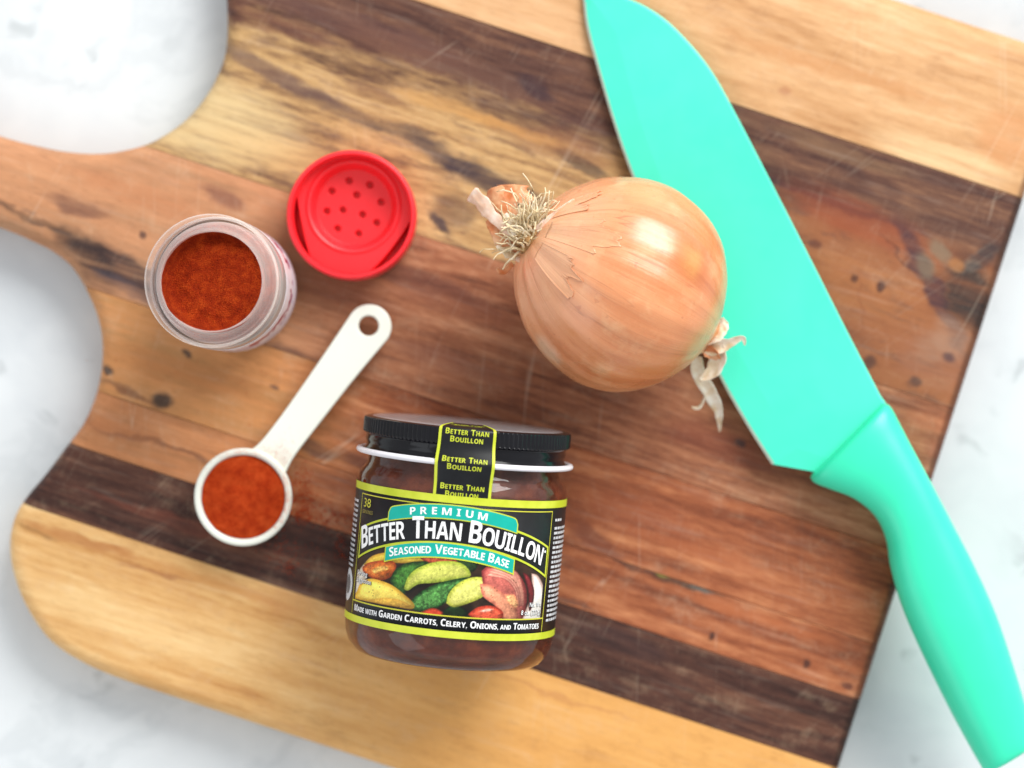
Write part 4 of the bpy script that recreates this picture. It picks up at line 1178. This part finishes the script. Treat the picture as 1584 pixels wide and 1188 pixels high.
# lower line, corner texts
flat = lambda v0: (lambda x, y: (x, v0 + y))
lettering('made_with_lettering', [('M', .215), ('ADE WITH', .165), (' G', .225), ('ARDEN', .175), (' C', .225), ('ARROTS,', .175), (' C', .225), ('ELERY,', .175), (' O', .225), ('NIONS,', .175), (' AND', .15), (' T', .215), ('OMATOES', .17)], WHITE, lab, 3, flat(.385), 0.0, SANS, .07, 1.0, total=7.5)
lettering('servings_lettering', [('38', .30)], GOLD, lab, 3, flat(3.92), .0, 0, .1, 1.0, total=.52, center=-3.48)
lettering('servings_lettering', [('SERVINGS', .12)], ink('dim_gold_ink', (120, 110, 50), (140, 128, 60)), lab, 3, flat(3.70), 0, SANS, .07, 1, total=.72, center=-3.45)
HALO = ink('dark_halo_ink', (40, 34, 28), (52, 44, 36))
for txt, v_, w_, c_, nm in (('Serving', 1.62, .66, -3.38, 'serving_suggestion'), ('Suggestion', 1.38, .92, -3.28, 'serving_suggestion'), ('Net Wt.', 1.14, .62, 3.44, 'net_weight'), ('8 oz. (227g)', .88, .98, 3.26, 'net_weight')):
    lettering(nm + '_outline', [(txt, .155)], HALO, lab, 6, flat(v_ - .012), .035, 0, .09, 1, total=w_ + .03, center=c_ + .01)
    lettering(nm, [(txt, .155)], WHITE, lab, 8, flat(v_), .006, 0, .09, 1, total=w_, center=c_)
# side panels: lines of print too small to read, white roundel
rr_ = random.Random(3)
lines = []
y = 4.0
for i in range(21):
    h = .085; x = 4.22
    xe = 5.6 if i else 4.8
    while x < xe:
        w = rr_.uniform(.08, .30); lines.append(rect(x, min(x + w, xe), y, y + h)); x += w + .05
    y -= .165 if i else .28
sheet('small_print', lines, SOFTW, lab, 2)
lines = []
y = 4.0
for i in range(14):
    x = -4.30
    while x > -5.6:
        w = rr_.uniform(.1, .34); lines.append(rect(max(x - w, -5.6), x, y, y + .085)); x -= w + .06
    y -= .17
sheet('small_print', lines, SOFTW, lab, 2)
def disc(cx, cy, r, n=36): return [(cx + r * math.cos(2 * math.pi * i / n), cy + r * math.sin(2 * math.pi * i / n)) for i in range(n)]
sheet('roundel', [disc(-4.72, 1.15, .56)], SOFTW, lab, 2)
sheet('roundel_mark', [disc(-4.72, 1.15, .33)], ink('grey_ink', (96, 98, 100), (120, 122, 124)), lab, 3)

# --- tamper strip over the lid
path = catmull([(3.612, 5.3, 0), (3.624, 5.8, 0), (3.628, 6.0, 0), (3.645, 6.3, 0), (3.73, 6.72, 0), (3.775, 6.93, 0), (3.72, 7.14, 0), (3.64, 7.4, 0), (3.605, 7.6, 0), (3.60, 7.8, 0), (3.595, 7.99, 0), (3.555, 8.09, 0), (3.42, 8.13, 0), (3.2, 8.15, 0), (2.6, 8.175, 0), (2.0, 8.185, 0)], 8)
acc = [0]
for i in range(1, len(path)): acc.append(acc[-1] + (path[i] - path[i - 1]).length)
def strip_tf(x, a, layer):
    a = min(max(a, 0), acc[-1] - 1e-4)
    i = max(k for k in range(len(acc)) if acc[k] <= a); i = min(i, len(path) - 2)
    t = (a - acc[i]) / (acc[i + 1] - acc[i]); p = path[i].lerp(path[i + 1], t)
    d = (path[i + 1] - path[i]).normalized(); nr = Vector((d.y, -d.x, 0))
    q = p + nr * (.004 * layer)
    ph = x / 3.62 + R(1.2)
    return (q.x * math.sin(ph), q.y, q.x * math.cos(ph))
SW = .97
def strip_sheet(name, x0, x1, mat, layer, parent, n=12):
    v, f = [], []
    for a in [acc[-1] * i / 110 for i in range(111)]:
        for j in range(n + 1): v.append(strip_tf(x0 + (x1 - x0) * j / n, a, layer))
    for i in range(110):
        for j in range(n):
            q = i * (n + 1) + j; f.append((q, q + 1, q + n + 2, q + n + 1))
    return mk(name, v, f, mat, parent)
seal = strip_sheet('seal_strip', -SW, SW, BLACK, 0, jar)
s = seal.modifiers.new('thickness', 'SOLIDIFY'); s.thickness = .00006; s.offset = -1
seal['label'] = 'black paper seal with lime edges running over the lid'
strip_sheet('seal_border', -SW, -SW + .10, LIME, 1, seal, 3); strip_sheet('seal_border', SW - .10, SW, LIME, 1, seal, 3)
A0 = .54
for k in range(4):
    lettering('seal_lettering', [('B', .19), ('OUILLON', .15)], LIME, seal, 1, flat(A0 + .93 * k - .02), 0.0, SANS, .12, 1.05, total=1.12, tf=strip_tf)
    lettering('seal_lettering', [('B', .19), ('ETTER', .15), (' T', .19), ('HAN', .15)], LIME, seal, 1, flat(A0 + .93 * k + .23), 0.0, SANS, .12, 1.05, total=1.48, tf=strip_tf)

# ---------------------------------------------------------------- spilled powder
def grains(name, spots, mat, seed, label, zf=None):
    r = random.Random(seed); v, f = [], []
    for (px, py, sx, sy, n, s0, s1) in spots:
        for _ in range(n):
            x, y = r.gauss(px, sx), r.gauss(py, sy)
            z = zf(x, y) if zf else 0
            if z is None: continue
            s = r.uniform(s0, s1)
            p = P(x, y, z)
            b = len(v)
            for q in ((1, 0, 0), (-.5, .87, 0), (-.5, -.87, 0), (0, 0, .9)):
                a = r.uniform(-.4, .4)
                v.append((p.x + s * (q[0] + a), p.y + s * (q[1] - a), p.z + s * q[2]))
            f += [(b, b + 1, b + 3), (b + 1, b + 2, b + 3), (b + 2, b, b + 3)]
    o = mk(name, v, f, mat, None, smooth=False)
    tag(o, label, 'spice', kind='stuff')
    return o
grains('spilled_powder', [(464, 760, 13, 18, 520, .012, .04), (468, 792, 9, 7, 140, .012, .045), (505, 802, 30, 9, 220, .012, .042), (448, 880, 6, 6, 45, .012, .04), (430, 850, 20, 12, 70, .01, .035), (527, 848, 6, 12, 45, .012, .04), (480, 820, 40, 40, 140, .008, .03), (350, 640, 120, 90, 70, .008, .025), (380, 560, 60, 40, 60, .008, .025), (500, 460, 40, 20, 40, .008, .025)], pap_spoon, 4,
       'specks of spilled paprika on the board beside the spoon')
dust_m = plain('paprika_dust', (224, 112, 62), .95, .15, 9)
def on_spoon(x, y):
    d = math.hypot(x - 376, y - 769)
    if 66 < d < 74: return 1.478
    if d >= 78 and abs((Vector((x, y)) - Vector((420, 708))).dot(nx)) < 24 and (Vector((x, y)) - Vector((420, 708))).dot(ax) > 0: return HZ(x, y) + .003
    return None
grains('powder_dust', [(430, 712, 16, 16, 450, .005, .012), (440, 760, 10, 30, 1100, .006, .018), (420, 810, 18, 12, 420, .006, .016), (380, 700, 30, 8, 700, .006, .015), (330, 730, 20, 20, 300, .006, .014)], dust_m, 9,
       'fine paprika dust clinging to the rim of the white spoon', on_spoon)
